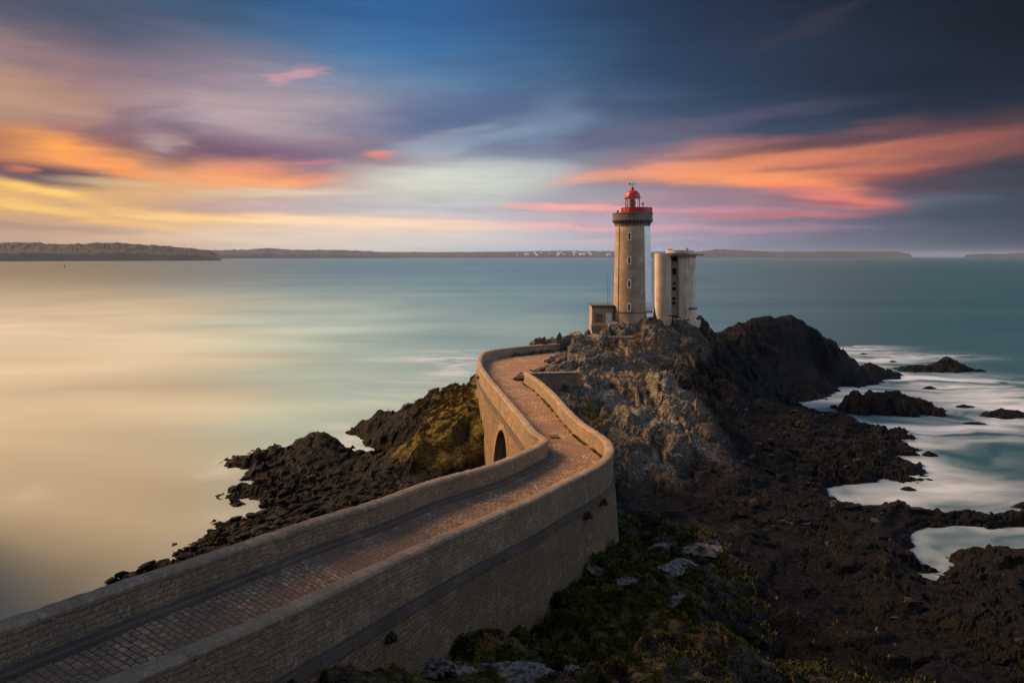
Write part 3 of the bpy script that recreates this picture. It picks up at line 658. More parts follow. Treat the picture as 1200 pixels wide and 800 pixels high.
c = t.mix(t.mapr(big, .35, .65), (.045,.155,.26), (.085,.215,.33))
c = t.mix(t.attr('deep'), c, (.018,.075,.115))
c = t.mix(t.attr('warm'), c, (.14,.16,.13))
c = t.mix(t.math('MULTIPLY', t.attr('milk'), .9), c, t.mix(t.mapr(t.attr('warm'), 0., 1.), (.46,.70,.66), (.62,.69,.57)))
fn = t.noise(t.mapping(pos, rot=(0,0,R(14)), sc=(.09,.35,1)), 1., 5, .65, 1.)
fof = t.math('MULTIPLY', fo, t.mapr(fn, .25, .7, .7, 1.1, 'LINEAR'), clamp=True)
c = t.mix(fof, c, (.56,.70,.88))
t.put(t.b.inputs['Base Color'], c)
t.put(t.b.inputs['Roughness'], t.math('ADD', .34, t.math('MULTIPLY', fof, .6), clamp=True))
t.b.inputs['IOR'].default_value = 1.33
bn = t.math('ADD', t.noise(t.mapping(pos, rot=(0,0,R(6)), sc=(.06,.22,1)), 1., 4, .55), t.math('MULTIPLY', t.noise(t.mapping(pos, sc=(.006,.03,1)), 1., 3), 6.))
t.put(t.b.inputs['Normal'], t.bump(bn, .25, .35))
df = t.node('ShaderNodeBsdfDiffuse'); t.put(df.inputs[0], c); mx = t.node('ShaderNodeMixShader'); t.put(mx.inputs[0], t.math('ADD', .40, t.math('MULTIPLY', fof, .4)))
t.l.new(t.b.outputs[0], mx.inputs[1]); t.l.new(df.outputs[0], mx.inputs[2]); t.l.new(mx.outputs[0], [n for n in t.n if n.bl_idname == 'ShaderNodeOutputMaterial'][0].inputs[0])
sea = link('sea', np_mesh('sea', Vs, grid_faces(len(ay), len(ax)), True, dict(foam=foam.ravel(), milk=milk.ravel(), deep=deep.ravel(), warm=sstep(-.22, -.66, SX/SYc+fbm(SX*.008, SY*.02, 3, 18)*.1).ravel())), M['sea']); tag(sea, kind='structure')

# ------------------------------------------------------------------ rocks standing in the water
def heap(name, label, px0, px1, pybase, hgt, seed, depth=.55, tidev=1., group=None, lichv=0., zb=0., peaks=None):
    x0, Yb, _ = PX(px0, pybase, zb); x1 = PX(px1, pybase, zb)[0]
    cxm, w = (x0+x1)/2, (x1-x0)/2; dpt = max(w*depth, .8); cy = Yb+dpt*.8
    n = int(min(150, max(26, w*14)))
    gx, gy = np.meshgrid(np.linspace(-1.25, 1.25, n), np.linspace(-1.25, 1.25, n))
    wx = gx*w; wy = gy*dpt
    r = np.hypot(gx, gy)+fbm(wx*.35+seed*9, wy*.35, 3, seed)*.32
    prof = np.clip(1-r, -.4, 1)
    if peaks: 
        pk = sum(a*np.exp(-((gx-b)/c_)**2) for b, a, c_ in peaks)
    else: pk = 1+.5*fbm(wx*.3+seed, wy*.1, 2, seed+4)
    h = hgt*np.sign(prof)*np.abs(prof)**.7*pk*1.15
    b1, e1 = blocks(wx*.7+seed*3, wy*.7, seed % 7); b2, _ = blocks(wx*2.1, wy*2.1, seed % 5+1)
    h = h+(b1*.32-.12*np.exp(-e1*8)+b2*.12)*min(1, hgt*.6)*sstep(-.2, .3, prof)
    Vv = np.stack([wx, wy, h-.25], -1).reshape(-1, 3)
    Ff = grid_faces(n, n); Ff = Ff[Vv[Ff, 2].max(1) > -.6]
    o1 = np.ones(gx.size)
    o = link(name, np_mesh(name, Vv, Ff, False, dict(turf=o1*0, lichen=o1*lichv, tide=o1*tidev, weed=o1*.3)), M['rock'], loc=(cxm, cy, zb))
    return tag(o, label, 'rock', group)
G = 'rocks standing in the water'
heap('sea_rock', 'long low black rock with a peak, farthest out in the water at the right', 1044, 1168, 436, 2.9, 1, .3, group=G, peaks=[(.25,1.,.28),(-.45,.55,.5),(.7,.4,.3)])
heap('sea_rock', 'large dark hump backed rock in white foam beside the inlet', 986, 1126, 487, 4.6, 2, .42, group=G, peaks=[(-.62,1.05,.42),(.1,.62,.5),(.6,.5,.35)])
heap('sea_rock', 'low flat dark rock in the foam at the right edge of the picture', 1147, 1225, 490, 1.3, 3, .4, group=G)
heap('sea_rock', 'small thin dark rock in foam behind the hump backed rock', 1002, 1030, 450, .8, 4, .35, group=G)
heap('sea_rock', 'tiny grey rock in foam off the tip of the dark mound', 1008, 1018, 415.5, .7, 5, .4, group=G)
heap('sea_rock', 'thin rock awash in foam above the long low black rock', 1042, 1057, 424.5, .6, 6, .4, group=G)
heap('sea_rock', 'small rock half covered by foam to the right of the inlet mouth', 1082, 1107, 456, .8, 7, .4, group=G)
heap('sea_rock', 'small dark rock in the swirling water below the shelf tip', 1080, 1103, 535, .9, 8, .5, group=G)
heap('sea_rock', 'low rock awash between the hump backed rock and the right edge rock', 1118, 1152, 478, .7, 9, .4, group=G)
heap('sea_rock', 'long rock awash in the lower water, nearest the shelf below it', 1055, 1085, 575.5, .5, 10, .4, group=G)
heap('sea_rock', 'dark rock at the right edge beside the lower ledge', 1186, 1215, 596, .8, 11, .5, group=G)
heap('sea_rock', 'small black rock in the foam of the left inlet', 408, 416, 526, .6, 12, .6, group=G)
heap('sea_rock', 'small rock off the tip of the left black rocks', 259, 268, 540, .5, 13, .6, group=G)
heap('sea_rock', 'thin rock awash between the bright foam and the small rocks at the right', 1120, 1165, 498, .45, 14, .35, group=G)

# ------------------------------------------------------------------ the causeway bridge
bridge = empty('stone_bridge', (3, 70, 11.8)); tag(bridge, 'curving granite causeway bridge with rounded parapets and one tall arch', 'bridge')
BL = bridge.matrix_basis.inverted() if False else Matrix.Translation((-3,-70,-11.8))
OFF = np.array([3, 70, 11.8])
def sweep(name, cv, a0, a1, prof, side, material, parent, jit=0., step=.22, closed=True, caps=True, seed=0):
    """prof: (outward offset, dz from parapet top) ; side +1 = left hand normal is outward"""
    n = max(3, int((a1-a0)/step)); a = np.linspace(a0, a1, n)
    P = cv.at(a); Nn = cv.nrm(a)*side; pr = np.array(prof); m_ = len(pr)
    Vv = np.empty((n, m_, 3))
    jx = fbm(a*1.3+seed, a*0+seed, 4, 3)*jit; jz = fbm(a*1.6+seed+40, a*0+seed, 4, 6)*jit
    for j in range(m_):
        jj = fbm(a*2.2+j*7.7+seed, a*0+j, 3, 9)*jit*.6
        Vv[:, j, 0] = P[:, 0]+Nn[:, 0]*(pr[j, 0]+jx+jj); Vv[:, j, 1] = P[:, 1]+Nn[:, 1]*(pr[j, 0]+jx+jj); Vv[:, j, 2] = P[:, 2]+pr[j, 1]+jz
    Vv -= OFF
    pl = np.r_[0, np.cumsum(np.hypot(*np.diff(np.r_[pr, pr[:1]], axis=0).T))]
    quads = []; uvs = []
    idx = lambda i, j: i*m_+(j % m_)
    for i in range(n-1):
        for j in range(m_ if closed else m_-1):
            quads.append((idx(i, j), idx(i+1, j), idx(i+1, j+1), idx(i, j+1)))
            uvs.append(((a[i], pl[j]), (a[i+1], pl[j]), (a[i+1], pl[j+1]), (a[i], pl[j+1])))
    me = bpy.data.meshes.new(name); fc = list(quads)
    if caps and closed: fc += [tuple(range(m_))[::-1], tuple((n-1)*m_+k for k in range(m_))]
    me.from_pydata(Vv.reshape(-1, 3).tolist(), [], fc)
    l = me.uv_layers.new(name='UVMap')
    flat = [c_ for u in uvs for c_ in u]
    if len(fc) > len(quads):
        for f_ in fc[len(quads):]: flat += [(pr[k % m_][0], pr[k % m_][1]) for k in f_]
    for k, c_ in enumerate(flat): l.data[k].uv = c_
    bm = bmesh.new(); bm.from_mesh(me); bmesh.ops.recalc_face_normals(bm, faces=bm.faces); bm.to_mesh(me); bm.free()
    return link(name, me, material, parent)
cope_prof = [(.33,-.24),(.355,-.12),(.27,-.02),(.1,.015),(-.1,.015),(-.27,-.02),(-.355,-.12),(-.33,-.24)]
wall_prof = [(.27,-.235),(.275,-.7),(.28,-1.3),(.275,-2.12),(-.25,-2.12),(-.26,-1.3),(-.255,-.7),(-.25,-.235)]
crs_prof = [(.42,-2.06),(.44,-2.14),(.44,-2.5),(.41,-2.6),(.05,-2.6),(.05,-2.06)]
pl_ = sweep('parapet', CL, 0, CL.L, wall_prof, 1, M['wall'], bridge, .03, seed=1)
sweep('coping', CL, 0, CL.L, cope_prof, 1, M['cope'], pl_, .035, seed=2)
pr_ = sweep('parapet', CRp, 0, CRp.L, wall_prof, -1, M['wall'], bridge, .03, seed=3)
sweep('coping', CRp, 0, CRp.L, cope_prof, -1, M['cope'], pr_, .035, seed=4)
sweep('string_course', CL, 0, CL.L, crs_prof, 1, M['course'], bridge, .015, seed=5)
sweep('string_course', CRp, 0, CRp.L, crs_prof, -1, M['course'], bridge, .015, seed=6)
aK = CL.near((2.3,56.5))
sweep('kerb', CL, 14, aK, [(-.24,-1.20),(-.62,-1.20),(-.68,-1.26),(-.68,-1.45),(-.24,-1.45)], 1, M['kerb'], bridge, .02, seed=7)
# battered body
def body_off(dz): return .33+.075*max(0, dz)
ns = len(st_i); zs = [-DECK-.05, -2.07, -2.3, -4, -6, -8, -10, -12.5]
NLb, NRb = CL.nrm(aL), -CR.nrm(aR)
Vb = []; UVb = []
m_ = len(zs)
for i in range(ns):
    col = []; uvc = []
    for j in range(m_):
        z = (PLs[i, 2]+zs[j]) if j < 3 else max(-1.5, PLs[i, 2]+zs[j]); o = .2 if j < 1 else (.24 if j < 2 else body_off(PLs[i, 2]-2.3-z)+.02)
        w_ = fbm(np.array([aL[i]*.8]), np.array([z*.8]), 3, 9)[0]*.07*(j > 2)
        col.append((PLs[i, 0]+NLb[i, 0]*(o+w_), PLs[i, 1]+NLb[i, 1]*(o+w_), z)); uvc.append((aL[i], z))
    for j in range(m_-1, -1, -1):
        z = (PRs[i, 2]+zs[j]) if j < 3 else max(-1.5, PRs[i, 2]+zs[j]); o = .2 if j < 1 else (.24 if j < 2 else body_off(PRs[i, 2]-2.3-z)+.02)
        w_ = fbm(np.array([aR[i]*.8+90]), np.array([z*.8]), 3, 9)[0]*.07*(j > 2)
        col.append((PRs[i, 0]+NRb[i, 0]*(o+w_), PRs[i, 1]+NRb[i, 1]*(o+w_), z)); uvc.append((aR[i], z))
    Vb += col; UVb += uvc
k2 = 2*m_; Fb = []
for i in range(ns-1):
    for j in range(k2):
        Fb.append((i*k2+j, (i+1)*k2+j, (i+1)*k2+(j+1) % k2, i*k2+(j+1) % k2))
Fb += [tuple(range(k2))[::-1], tuple((ns-1)*k2+k for k in range(k2))]
me = bpy.data.meshes.new('wall_body'); me.from_pydata((np.array(Vb)-OFF).tolist(), [], Fb)
l = me.uv_layers.new(name='UVMap')
lv = np.empty(len(me.loops), np.int32); me.loops.foreach_get('vertex_index', lv)
l.data.foreach_set('uv', np.array(UVb)[lv].astype(np.float32).ravel())
bm = bmesh.new(); bm.from_mesh(me); bmesh.ops.recalc_face_normals(bm, faces=bm.faces); bm.to_mesh(me); bm.free()
body = link('wall_body', me, M['body'], bridge)
# tall arch cut through it
aC = CL.near((-.35, 70.6)); Cc = CL.at(aC); nC = CL.nrm(aC); tC = np.array([nC[1], -nC[0]])
RA, SPR = 3.9, 6.1
def arch_pts(r, zlow, n=20):
    return [(r, zlow)]+[(r*math.cos(math.pi*i/n), SPR+r*math.sin(math.pi*i/n)) for i in range(n+1)]+[(-r, zlow)]
bm = bmesh.new(); ap = arch_pts(RA, -3)
fr = [bm.verts.new((Cc[0]+tC[0]*s_+nC[0]*6-OFF[0], Cc[1]+tC[1]*s_+nC[1]*6-OFF[1], z-OFF[2])) for s_, z in ap]
bk = [bm.verts.new((Cc[0]+tC[0]*s_-nC[0]*13-OFF[0], Cc[1]+tC[1]*s_-nC[1]*13-OFF[1], z-OFF[2])) for s_, z in ap]
bm.faces.new(fr); bm.faces.new(bk[::-1])
for i in range(len(ap)): j = (i+1) % len(ap); bm.faces.new((fr[i], bk[i], bk[j], fr[j]))
cut = bm_obj('cutter', bm); cut.parent = bridge
bo = body.modifiers.new('arch', 'BOOLEAN'); bo.object = cut; bo.operation = 'DIFFERENCE'; bo.solver = 'EXACT'
bpy.context.view_layer.update()
dg = bpy.context.evaluated_depsgraph_get()
nm = bpy.data.meshes.new_from_object(body.evaluated_get(dg)); body.modifiers.clear(); body.data = nm
nm.name = 'wall_body'
bpy.data.objects.remove(cut, do_unlink=True)
# voussoir rings
for cv, a_, sd in ((CL, aC, 1), (CR, CR.near((4.9, 71.2)), -1)):
    bm = bmesh.new(); uvl = bm.loops.layers.uv.new('UVMap')
    pi_ = arch_pts(RA-.03, 1.5, 26); po_ = arch_pts(RA+.62, 1.5, 26); rings = []
    for (si, zi), (so, zo) in zip(pi_, po_):
        row = []
        for s_, z, ex in ((si, zi, -.8), (si, zi, .05), (so, zo, .05), (so, zo, -.8)):
            p = cv.at(a_+s_); nn = cv.nrm(a_+s_)*sd; o = body_off(p[2]-2.3-z)+.02+ex
            row.append(bm.verts.new((p[0]+nn[0]*o-OFF[0], p[1]+nn[1]*o-OFF[1], z-OFF[2])))
        rings.append(row)
    for i in range(len(rings)-1):
        for j in range(4):
            f_ = bm.faces.new((rings[i][j], rings[i+1][j], rings[i+1][(j+1) % 4], rings[i][(j+1) % 4]))
            for lp, c_ in zip(f_.loops, ((i*.45, j*.6), (i*.45+.45, j*.6), (i*.45+.45, j*.6+.6), (i*.45, j*.6+.6))): lp[uvl].uv = c_
    bm_obj('arch_ring', bm, M['wall'], bridge)
# path
npth = 15; Vd = np.empty((ns, npth, 3)); UVd = np.empty((ns, npth, 2))
al = (aL+aR)/2
for j in range(npth):
    f_ = j/(npth-1); p = PLs*(1-f_)+PRs*f_
    Vd[:, j] = p; Vd[:, j, 2] = p[:, 2]-DECK+.05*math.sin(f_*math.pi)+fbm(p[:, 0]*.9, p[:, 1]*.9, 4, 8)*.03
    wdt = np.hypot(PLs[:, 0]-PRs[:, 0], PLs[:, 1]-PRs[:, 1])
    UVd[:, j, 0] = al; UVd[:, j, 1] = f_*wdt
pth = link('path', np_mesh('path', Vd.reshape(-1, 3), grid_faces(ns, npth)[:, ::-1], True, uv=UVd.reshape(-1, 2)), M['cobble']); tag(pth, kind='structure')
# make the plaza end earthier
# drain cover
bm = bmesh.new(); box(bm, (0,0,0), (.8,.95,.09)); 
for k in range(6): box(bm, (-.36+k*.144, 0, .035), (.05,.8,.025))
dc = bm_obj('drain_cover', bm, M['rust']); dcx, dcy = 3.75, 61.; dc.location = (dcx, dcy, 11.9); dc.rotation_euler = (0,0,R(10))
tag(dc, 'rusty square iron drain cover set in the cobbles past the bend', 'drain cover')
# return wall at the end of the right parapet
rw = empty('low_wall', (5.2, 87.2, 11.8)); tag(rw, 'short low stone wall running right from the end of the right parapet to the grey outcrop', 'wall')
cw = Curve([Vector((1.75,86.75,13.2)), Vector((3.8,87.0,13.2)), Vector((6.,87.3,13.2)), Vector((8.6,87.7,13.2))])
ov = OFF.copy(); OFF = np.array([5.2, 87.2, 11.8])
sweep('wall_face', cw, .1, cw.L, [(.25,-.2),(.27,-3.2),(-.27,-3.2),(-.25,-.2)], -1, M['wall'], rw, .03, seed=8)
sweep('coping', cw, 0, cw.L, [(x*.9, z) for x, z in cope_prof], -1, M['cope'], rw, .03, seed=9)
OFF = ov

# ------------------------------------------------------------------ lighthouse
LX, LY, LZ = 23.3, 132.0, 14.7
lh = empty('lighthouse', (LX, LY, LZ)); tag(lh, 'tall round granite lighthouse with red lantern dome and white stripe', 'lighthouse')
FACE = math.atan2(-LY, -LX)         # direction towards the viewer's side
def wrap_uv(o, r):
    me = o.data; l = me.uv_layers.new(name='UVMap')
    for p in me.polygons:
        a0 = None
        for li in p.loop_indices:
            v = me.vertices[me.loops[li].vertex_index].co; a = math.atan2(v.y, v.x)
            if a0 is None: a0 = a
            if a-a0 > math.pi: a -= 2*math.pi
            if a-a0 < -math.pi: a += 2*math.pi
            l.data[li].uv = (a*r, v.z)
def auto(o): 
    for p in o.data.polygons: p.use_smooth = True
Z = lambda py: CAMZ+(300-py)/800*LY-LZ
zt = Z(264.5); zb = Z(364.2)
rad = lambda z: 3.68+(3.30-3.68)*max(0, z)/zt
bm = bmesh.new(); lathe(bm, [(3.85,-2.5),(3.83,.3),(3.70,.45)]+[(rad(z), z) for z in np.linspace(.5, zt, 14)], n=96); t_ = bm_obj('tower_shaft', bm, M['tower'], lh); wrap_uv(t_, 3.5)
auto(t_)
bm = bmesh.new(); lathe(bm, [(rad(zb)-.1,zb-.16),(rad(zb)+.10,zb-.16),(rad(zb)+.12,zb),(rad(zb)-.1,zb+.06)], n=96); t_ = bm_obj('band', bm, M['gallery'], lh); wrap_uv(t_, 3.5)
# white sector
a0, a1 = FACE+R(41), FACE+R(128)
bm = bmesh.new(); ro = [(rad(z)+.05, z) for z in np.linspace(zb+.07, zt-.03, 8)]
rings = []
for r_, z in ro: rings.append([bm.verts.new((r_*math.cos(a0+(a1-a0)*i/20), r_*math.sin(a0+(a1-a0)*i/20), z)) for i in range(21)])
inn = [[bm.verts.new((v.co.x*.98, v.co.y*.98, v.co.z)) for v in rg] for rg in (rings[0], rings[-1])]
for a, b in zip(rings, rings[1:]):
    for i in range(20): bm.faces.new((a[i], a[i+1], b[i+1], b[i]))
for i in range(20): bm.faces.new((rings[0][i], rings[0][i+1], inn[0][i+1], inn[0][i])); bm.faces.new((rings[-1][i], rings[-1][i+1], inn[1][i+1], inn[1][i]))
bm_obj('white_stripe', bm, M['white'], lh, True)
bm = bmesh.new()
lathe(bm, [(rad(zb)-.05,zb-.95),(rad(zb)+.26,zb-.95),(rad(zb)+.30,zb-.3),(rad(zb)+.1,zb-.2)], n=12, a0=a0, a1=a0+R(58), cap=False)
lathe(bm, [(rad(zb)-.05,zb-.2),(rad(zb)+.38,zb-.2),(rad(zb)+.38,zb+.25),(rad(zb)-.05,zb+.3)], n=8, a0=a0+R(30), a1=a0+R(60), cap=False)
bm_obj('white_plinth', bm, M['white'], lh)
# corbelled gallery
zc = Z(258.2); zg = Z(250.2)
bm = bmesh.new()
lathe(bm, [(3.28,zt-.1),(3.28,zc)], n=64)
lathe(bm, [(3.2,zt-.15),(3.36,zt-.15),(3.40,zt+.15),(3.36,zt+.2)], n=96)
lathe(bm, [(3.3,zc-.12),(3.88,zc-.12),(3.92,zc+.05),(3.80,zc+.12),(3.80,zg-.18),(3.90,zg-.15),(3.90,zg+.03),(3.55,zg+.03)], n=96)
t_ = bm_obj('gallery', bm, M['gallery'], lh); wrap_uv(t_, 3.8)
NCB = 32
for k in range(NCB):
    a = 2*math.pi*k/NCB; bm = bmesh.new()
    c_, s_ = math.cos(a), math.sin(a); pr = [(3.28,zt+.1),(3.42,zt+.12),(3.55,zt+.55),(3.84,zc-.3),(3.86,zc-.12),(3.28,zc-.12)]
    vs = [[bm.verts.new((r*c_-w*s_, r*s_+w*c_, z)) for r, z in pr] for w in (-.17,.17)]
    bm.faces.new(vs[0][::-1]); bm.faces.new(vs[1])
    for i in range(6): j = (i+1) % 6; bm.faces.new((vs[0][i], vs[0][j], vs[1][j], vs[1][i]))
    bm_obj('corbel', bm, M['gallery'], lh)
# red upper gallery
rc = .78; rx_, ry_ = rc*-math.sin(FACE)*1, rc*math.cos(FACE)
# shift to the viewer's right
vr = Vector((LY, -LX, 0)).normalized()
c0 = (vr.x*rc, vr.y*rc, 0); zr0 = zg+.03; zr1 = Z(243.9)
bm = bmesh.new(); lathe(bm, [(2.9,zr0-.05),(2.95,zr0),(2.95,zr1-.06),(3.02,zr1-.06),(3.02,zr1),(2.88,zr1),(2.88,zr0+.1)], c=c0, n=64); bm_obj('red_gallery', bm, M['red'], lh)
for k in range(20):
    a = 2*math.pi*k/20
    bm = bmesh.new(); tube(bm, (c0[0]+2.97*math.cos(a), c0[1]+2.97*math.sin(a), zr0), (c0[0]+2.97*math.cos(a), c0[1]+2.97*math.sin(a), zr1+.04), .045, 6); bm_obj('railing_post', bm, M['red'], lh)
bm = bmesh.new(); p_ = -vr*2.8; box(bm, (p_.x-.2, p_.y-1.2, zr0+.28), (.4,.4,.55), FACE, .8); bm_obj('vent_cowl', bm, M['red'], lh)
# lantern
zl0 = zr1-.1; zl1 = Z(232.4)
lan = []
bm = bmesh.new(); lathe(bm, [(1.42,zr0),(1.42,zl0+.1),(1.36,zl0+.16)], n=40); bm_obj('lantern_base', bm, M['red'], lh)
bm = bmesh.new(); lathe(bm, [(1.33,zl0+.12),(1.33,zl1)], n=32, cap=False); bm_obj('lantern_glass', bm, M['glass'], lh, True)
for k in range(12):
    a = 2*math.pi*k/12+FACE+R(15); bm = bmesh.new(); tube(bm, (1.38*math.cos(a), 1.38*math.sin(a), zl0), (1.38*math.cos(a), 1.38*math.sin(a), zl1+.03), .05, 6); bm_obj('glazing_bar', bm, M['red'], lh)
bm = bmesh.new(); lathe(bm, [(.16,zr0),(.2,zl0+.2),(.55,zl0+.4),(.62,(zl0+zl1)/2+.1),(.45,zl1-.4),(.1,zl1-.1)], n=24); bm_obj('lens', bm, M['darkmetal'], lh, True)
dz = Z(222.6)-zl1
bm = bmesh.new(); lathe(bm, [(1.36,zl1-.02),(1.56,zl1),(1.58,zl1+.16),(1.5,zl1+.22)]+[(1.48*math.cos(a), zl1+.22+(dz-.22)*math.sin(a)) for a in np.linspace(.05, 1.45, 10)], n=40); dome = bm_obj('lantern_dome', bm, M['red'], lh)
bm = bmesh.new(); lathe(bm, [(.12,zl1+dz-.15),(.15,zl1+dz+.05)]+[(.30*math.sin(a)+.02, zl1+dz+.30-.30*math.cos(a)) for a in np.linspace(.5, 3.0, 10)]+[(.05,zl1+dz+.62)], n=20); bm_obj('ball_finial', bm, M['red'], dome, True)
bm = bmesh.new(); zf = zl1+dz+.58
tube(bm, (0,0,zf), (0,0,zf+1.0), .035, 6); tube(bm, tuple(-vr*.62+Vector((0,0,zf+.55))), tuple(vr*.62+Vector((0,0,zf+.55))), .03, 6)
box(bm, (-vr.x*.5, -vr.y*.5, zf+.58), (.34,.03,.26), math.atan2(vr.y, vr.x)); tube(bm, tuple(vr*.62+Vector((0,0,zf+.55))), tuple(vr*.8+Vector((0,0,zf+.55))), .08, 6, .01)
for s_ in (-1, 1): tube(bm, tuple(vr*.42*s_+Vector((0,0,zf+.2))), tuple(vr*.42*s_+Vector((0,0,zf+.5))), .025, 5)
tube(bm, tuple(-vr*.42+Vector((0,0,zf+.3))), tuple(vr*.42+Vector((0,0,zf+.3))), .022, 5)
bm_obj('weather_vane', bm, M['darkmetal'], dome)
bm = bmesh.new(); q_ = vr*1.9+Vector((0,-.3,0)); tube(bm, (q_.x,q_.y,zr1-.1), (q_.x,q_.y,zr1+1.0), .05, 6); box(bm, (q_.x,q_.y,zr1+.75), (.35,.25,.35)); bm_obj('antenna', bm, M['darkmetal'], lh)
# windows
for py in (277.5, 305, 331.8, 358.6):
    z = Z(py); a = FACE-R(9.8); r_ = rad(z); o = Vector((r_*math.cos(a), r_*math.sin(a), z)); n_ = Vector((math.cos(a), math.sin(a), 0)); u_ = Vector((-n_.y, n_.x, 0)); ang = math.atan2(u_.y, u_.x)
    bm = bmesh.new()
    for sx_ in (-1, 1): box(bm, o+u_*sx_*.26+n_*.02, (.13,.22,1.5), ang)
    for sz_ in (-1, 1): box(bm, o+n_*.02+Vector((0,0,sz_*.69)), (.392,.22,.13), ang)
    box(bm, o-n_*.03, (.05,.1,1.24), ang); box(bm, o-n_*.03+Vector((0,0,.1)), (.392,.09,.05), ang)
    wf = bm_obj('window', bm, M['white'], lh)
    bm = bmesh.new(); box(bm, o-n_*.04, (.388,.14,1.245), ang); bm_obj('pane', bm, M['pane'], wf)
a = FACE-R(48); bm = bmesh.new()
for z0_, z1_ in zip(np.linspace(.5, zt-.2, 8)[:-1], np.linspace(.5, zt-.2, 8)[1:]): tube(bm, ((rad(z0_)+.05)*math.cos(a), (rad(z0_)+.05)*math.sin(a), z0_), ((rad(z1_)+.05)*math.cos(a), (rad(z1_)+.05)*math.sin(a), z1_), .045, 5)
bm_obj('lightning_conductor', bm, M['darkmetal'], lh)

# keeper's annex, left of the tower
AX, AY = PY(706, 131.5, 0)[0], 131.5
an = empty('annex_building', (AX, AY, 14.9)); tag(an, 'small flat roofed stone annex with white door at the foot of the lighthouse', 'building')
hA = CAMZ+(300-358.2)/800*AY-14.9; wA = 4.15
def uvbox(o, s=1.):
    me = o.data; l = me.uv_layers.new(name='UVMap') if not me.uv_layers else me.uv_layers[0]
    for p in me.polygons:
        for li in p.loop_indices:
            v = me.vertices[me.loops[li].vertex_index].co
            l.data[li].uv = (v.x+v.y, v.z) if abs(p.normal.z) < .6 else (v.x, v.y)
bm = bmesh.new(); box(bm, (0,1.8,hA/2-1.2), (wA,4.6,hA+2.3)); uvbox(bm_obj('wall', bm, M['tower'], an))
bm = bmesh.new(); box(bm, (0,1.8,hA+.03), (wA+.35,4.95,.2)); uvbox(bm_obj('roof', bm, M['slate'], an))
bm = bmesh.new(); box(bm, (0,-.62,hA-.28), (wA+.02,.22,.2)); uvbox(bm_obj('cornice', bm, M['gallery'], an))
bm = bmesh.new(); box(bm, (1.12,-.55,1.05), (1.02,.12,2.1)); box(bm, (.62,-.6,1.05), (.1,.22,2.2)); box(bm, (1.62,-.6,1.05), (.1,.22,2.2)); box(bm, (1.12,-.6,2.15), (.9,.22,.12)); d_ = bm_obj('door', bm, M['door'], an)
bm = bmesh.new(); box(bm, (.8,-.64,1.05), (.06,.08,.2)); bm_obj('door_handle', bm, M['darkmetal'], d_)
bm = bmesh.new(); box(bm, (-.75,-.53,1.25), (1.05,.1,1.3)); w_ = bm_obj('window', bm, M['board'], an)
bm = bmesh.new()
for sx_ in (-1, 1): box(bm, (-.75+sx_*.6,-.56,1.25), (.14,.16,1.5))
box(bm, (-.75,-.57,.54), (1.06,.2,.12)); box(bm, (-.75,-.57,1.96), (1.06,.18,.12)); bm_obj('frame', bm, M['gallery'], w_)
bm = bmesh.new(); tube(bm, (1.15,1,hA), (1.15,1,hA+6.2), .035, 6, .02); tube(bm, (1.6,2,hA), (1.6,2,hA+4.8), .03, 6, .015); bm_obj('antenna', bm, M['darkmetal'], an)
tw = bpy.data.objects.new('terrace_wall', None); COL.objects.link(tw); tw.location = (AX-.3, AY-2.2, 14.4); tag(tw, 'low pale stone terrace wall in front of the annex door', 'wall')
bm = bmesh.new(); box(bm, (-.5,0,.0), (3.2,.35,1.1)); uvbox(bm_obj('wall_face', bm, M['wall'], tw)); bm = bmesh.new(); box(bm, (-.5,0,.6), (3.35,.45,.12)); uvbox(bm_obj('coping', bm, M['cope'], tw))
tw2 = empty('retaining_wall', (PX(724,384,14.)[0]+.8, 128.0, 13.7)); tag(tw2, 'dark low retaining wall curving round the foot of the lighthouse', 'wall')
bm = bmesh.new()
for k in range(9):
    a = FACE-R(38)+R(9.5)*k; box(bm, (3.6+4.3*math.cos(a)-3.0, 4+4.3*math.sin(a), 0.0), (.76,.35,1.5), a+R(90))
uvbox(bm_obj('wall_face', bm, M['gallery'], tw2))
tw3 = empty('retaining_wall', (PX(728,397,13.4)[0], 121., 13.1)); tag(tw3, 'low ochre retaining wall on the rocks below the lighthouse', 'wall')
bm = bmesh.new(); box(bm, (0,0,0), (4.2,.4,1.1), R(-4)); uvbox(bm_obj('wall_face', bm, M['wall'], tw3)); bm = bmesh.new(); box(bm, (0,0,.6), (4.3,.5,.12), R(-4)); uvbox(bm_obj('coping', bm, M['cope'], tw3))

# ------------------------------------------------------------------ second tower (concrete)
TY = 136.; TXc = PY(791.3, TY, 0)[0]
Zt = lambda py: CAMZ+(300-py)/800*TY
TZ = 15.3
tt = empty('concrete_tower', (TXc, TY, TZ), R(-9)); tag(tt, 'weathered twin lobed concrete signal tower with flat roof slab', 'tower')
hT = Zt(297)-TZ
pts = []
def arc(cx_, cy_, rx, ry, a, b, n): return [(cx_+rx*math.cos(R(a+(b-a)*i/n)), cy_+ry*math.sin(R(a+(b-a)*i/n))) for i in range(n+1)]
left = arc(-2.15,-1.1,1.85,1.5,180,270,12)+arc(-1.25,-1.9,.35,.7,270,360,5)
right = arc(.75,-2.0,.4,.75,180,270,5)+arc(1.75,-1.1,2.2,1.65,270,360,14)
back = arc(0,1.2,3.95,2.6,0,180,24)
pts = left+[(-.9,-1.15),(.35,-1.15)]+right+back
bm = bmesh.new(); prism(bm, pts, -2.5, hT); bm_obj('tower_shaft', bm, M['conc'], tt)
bm = bmesh.new(); prism(bm, arc(1.25,.1,4.25,3.75,0,360,47)[:-1], hT-.42, hT-.12); prism(bm, arc(-.05,.1,4.03,3.0,0,360,47)[:-1], hT-.118, hT+.05); rf = bm_obj('roof_slab', bm, M['concdark'], tt)
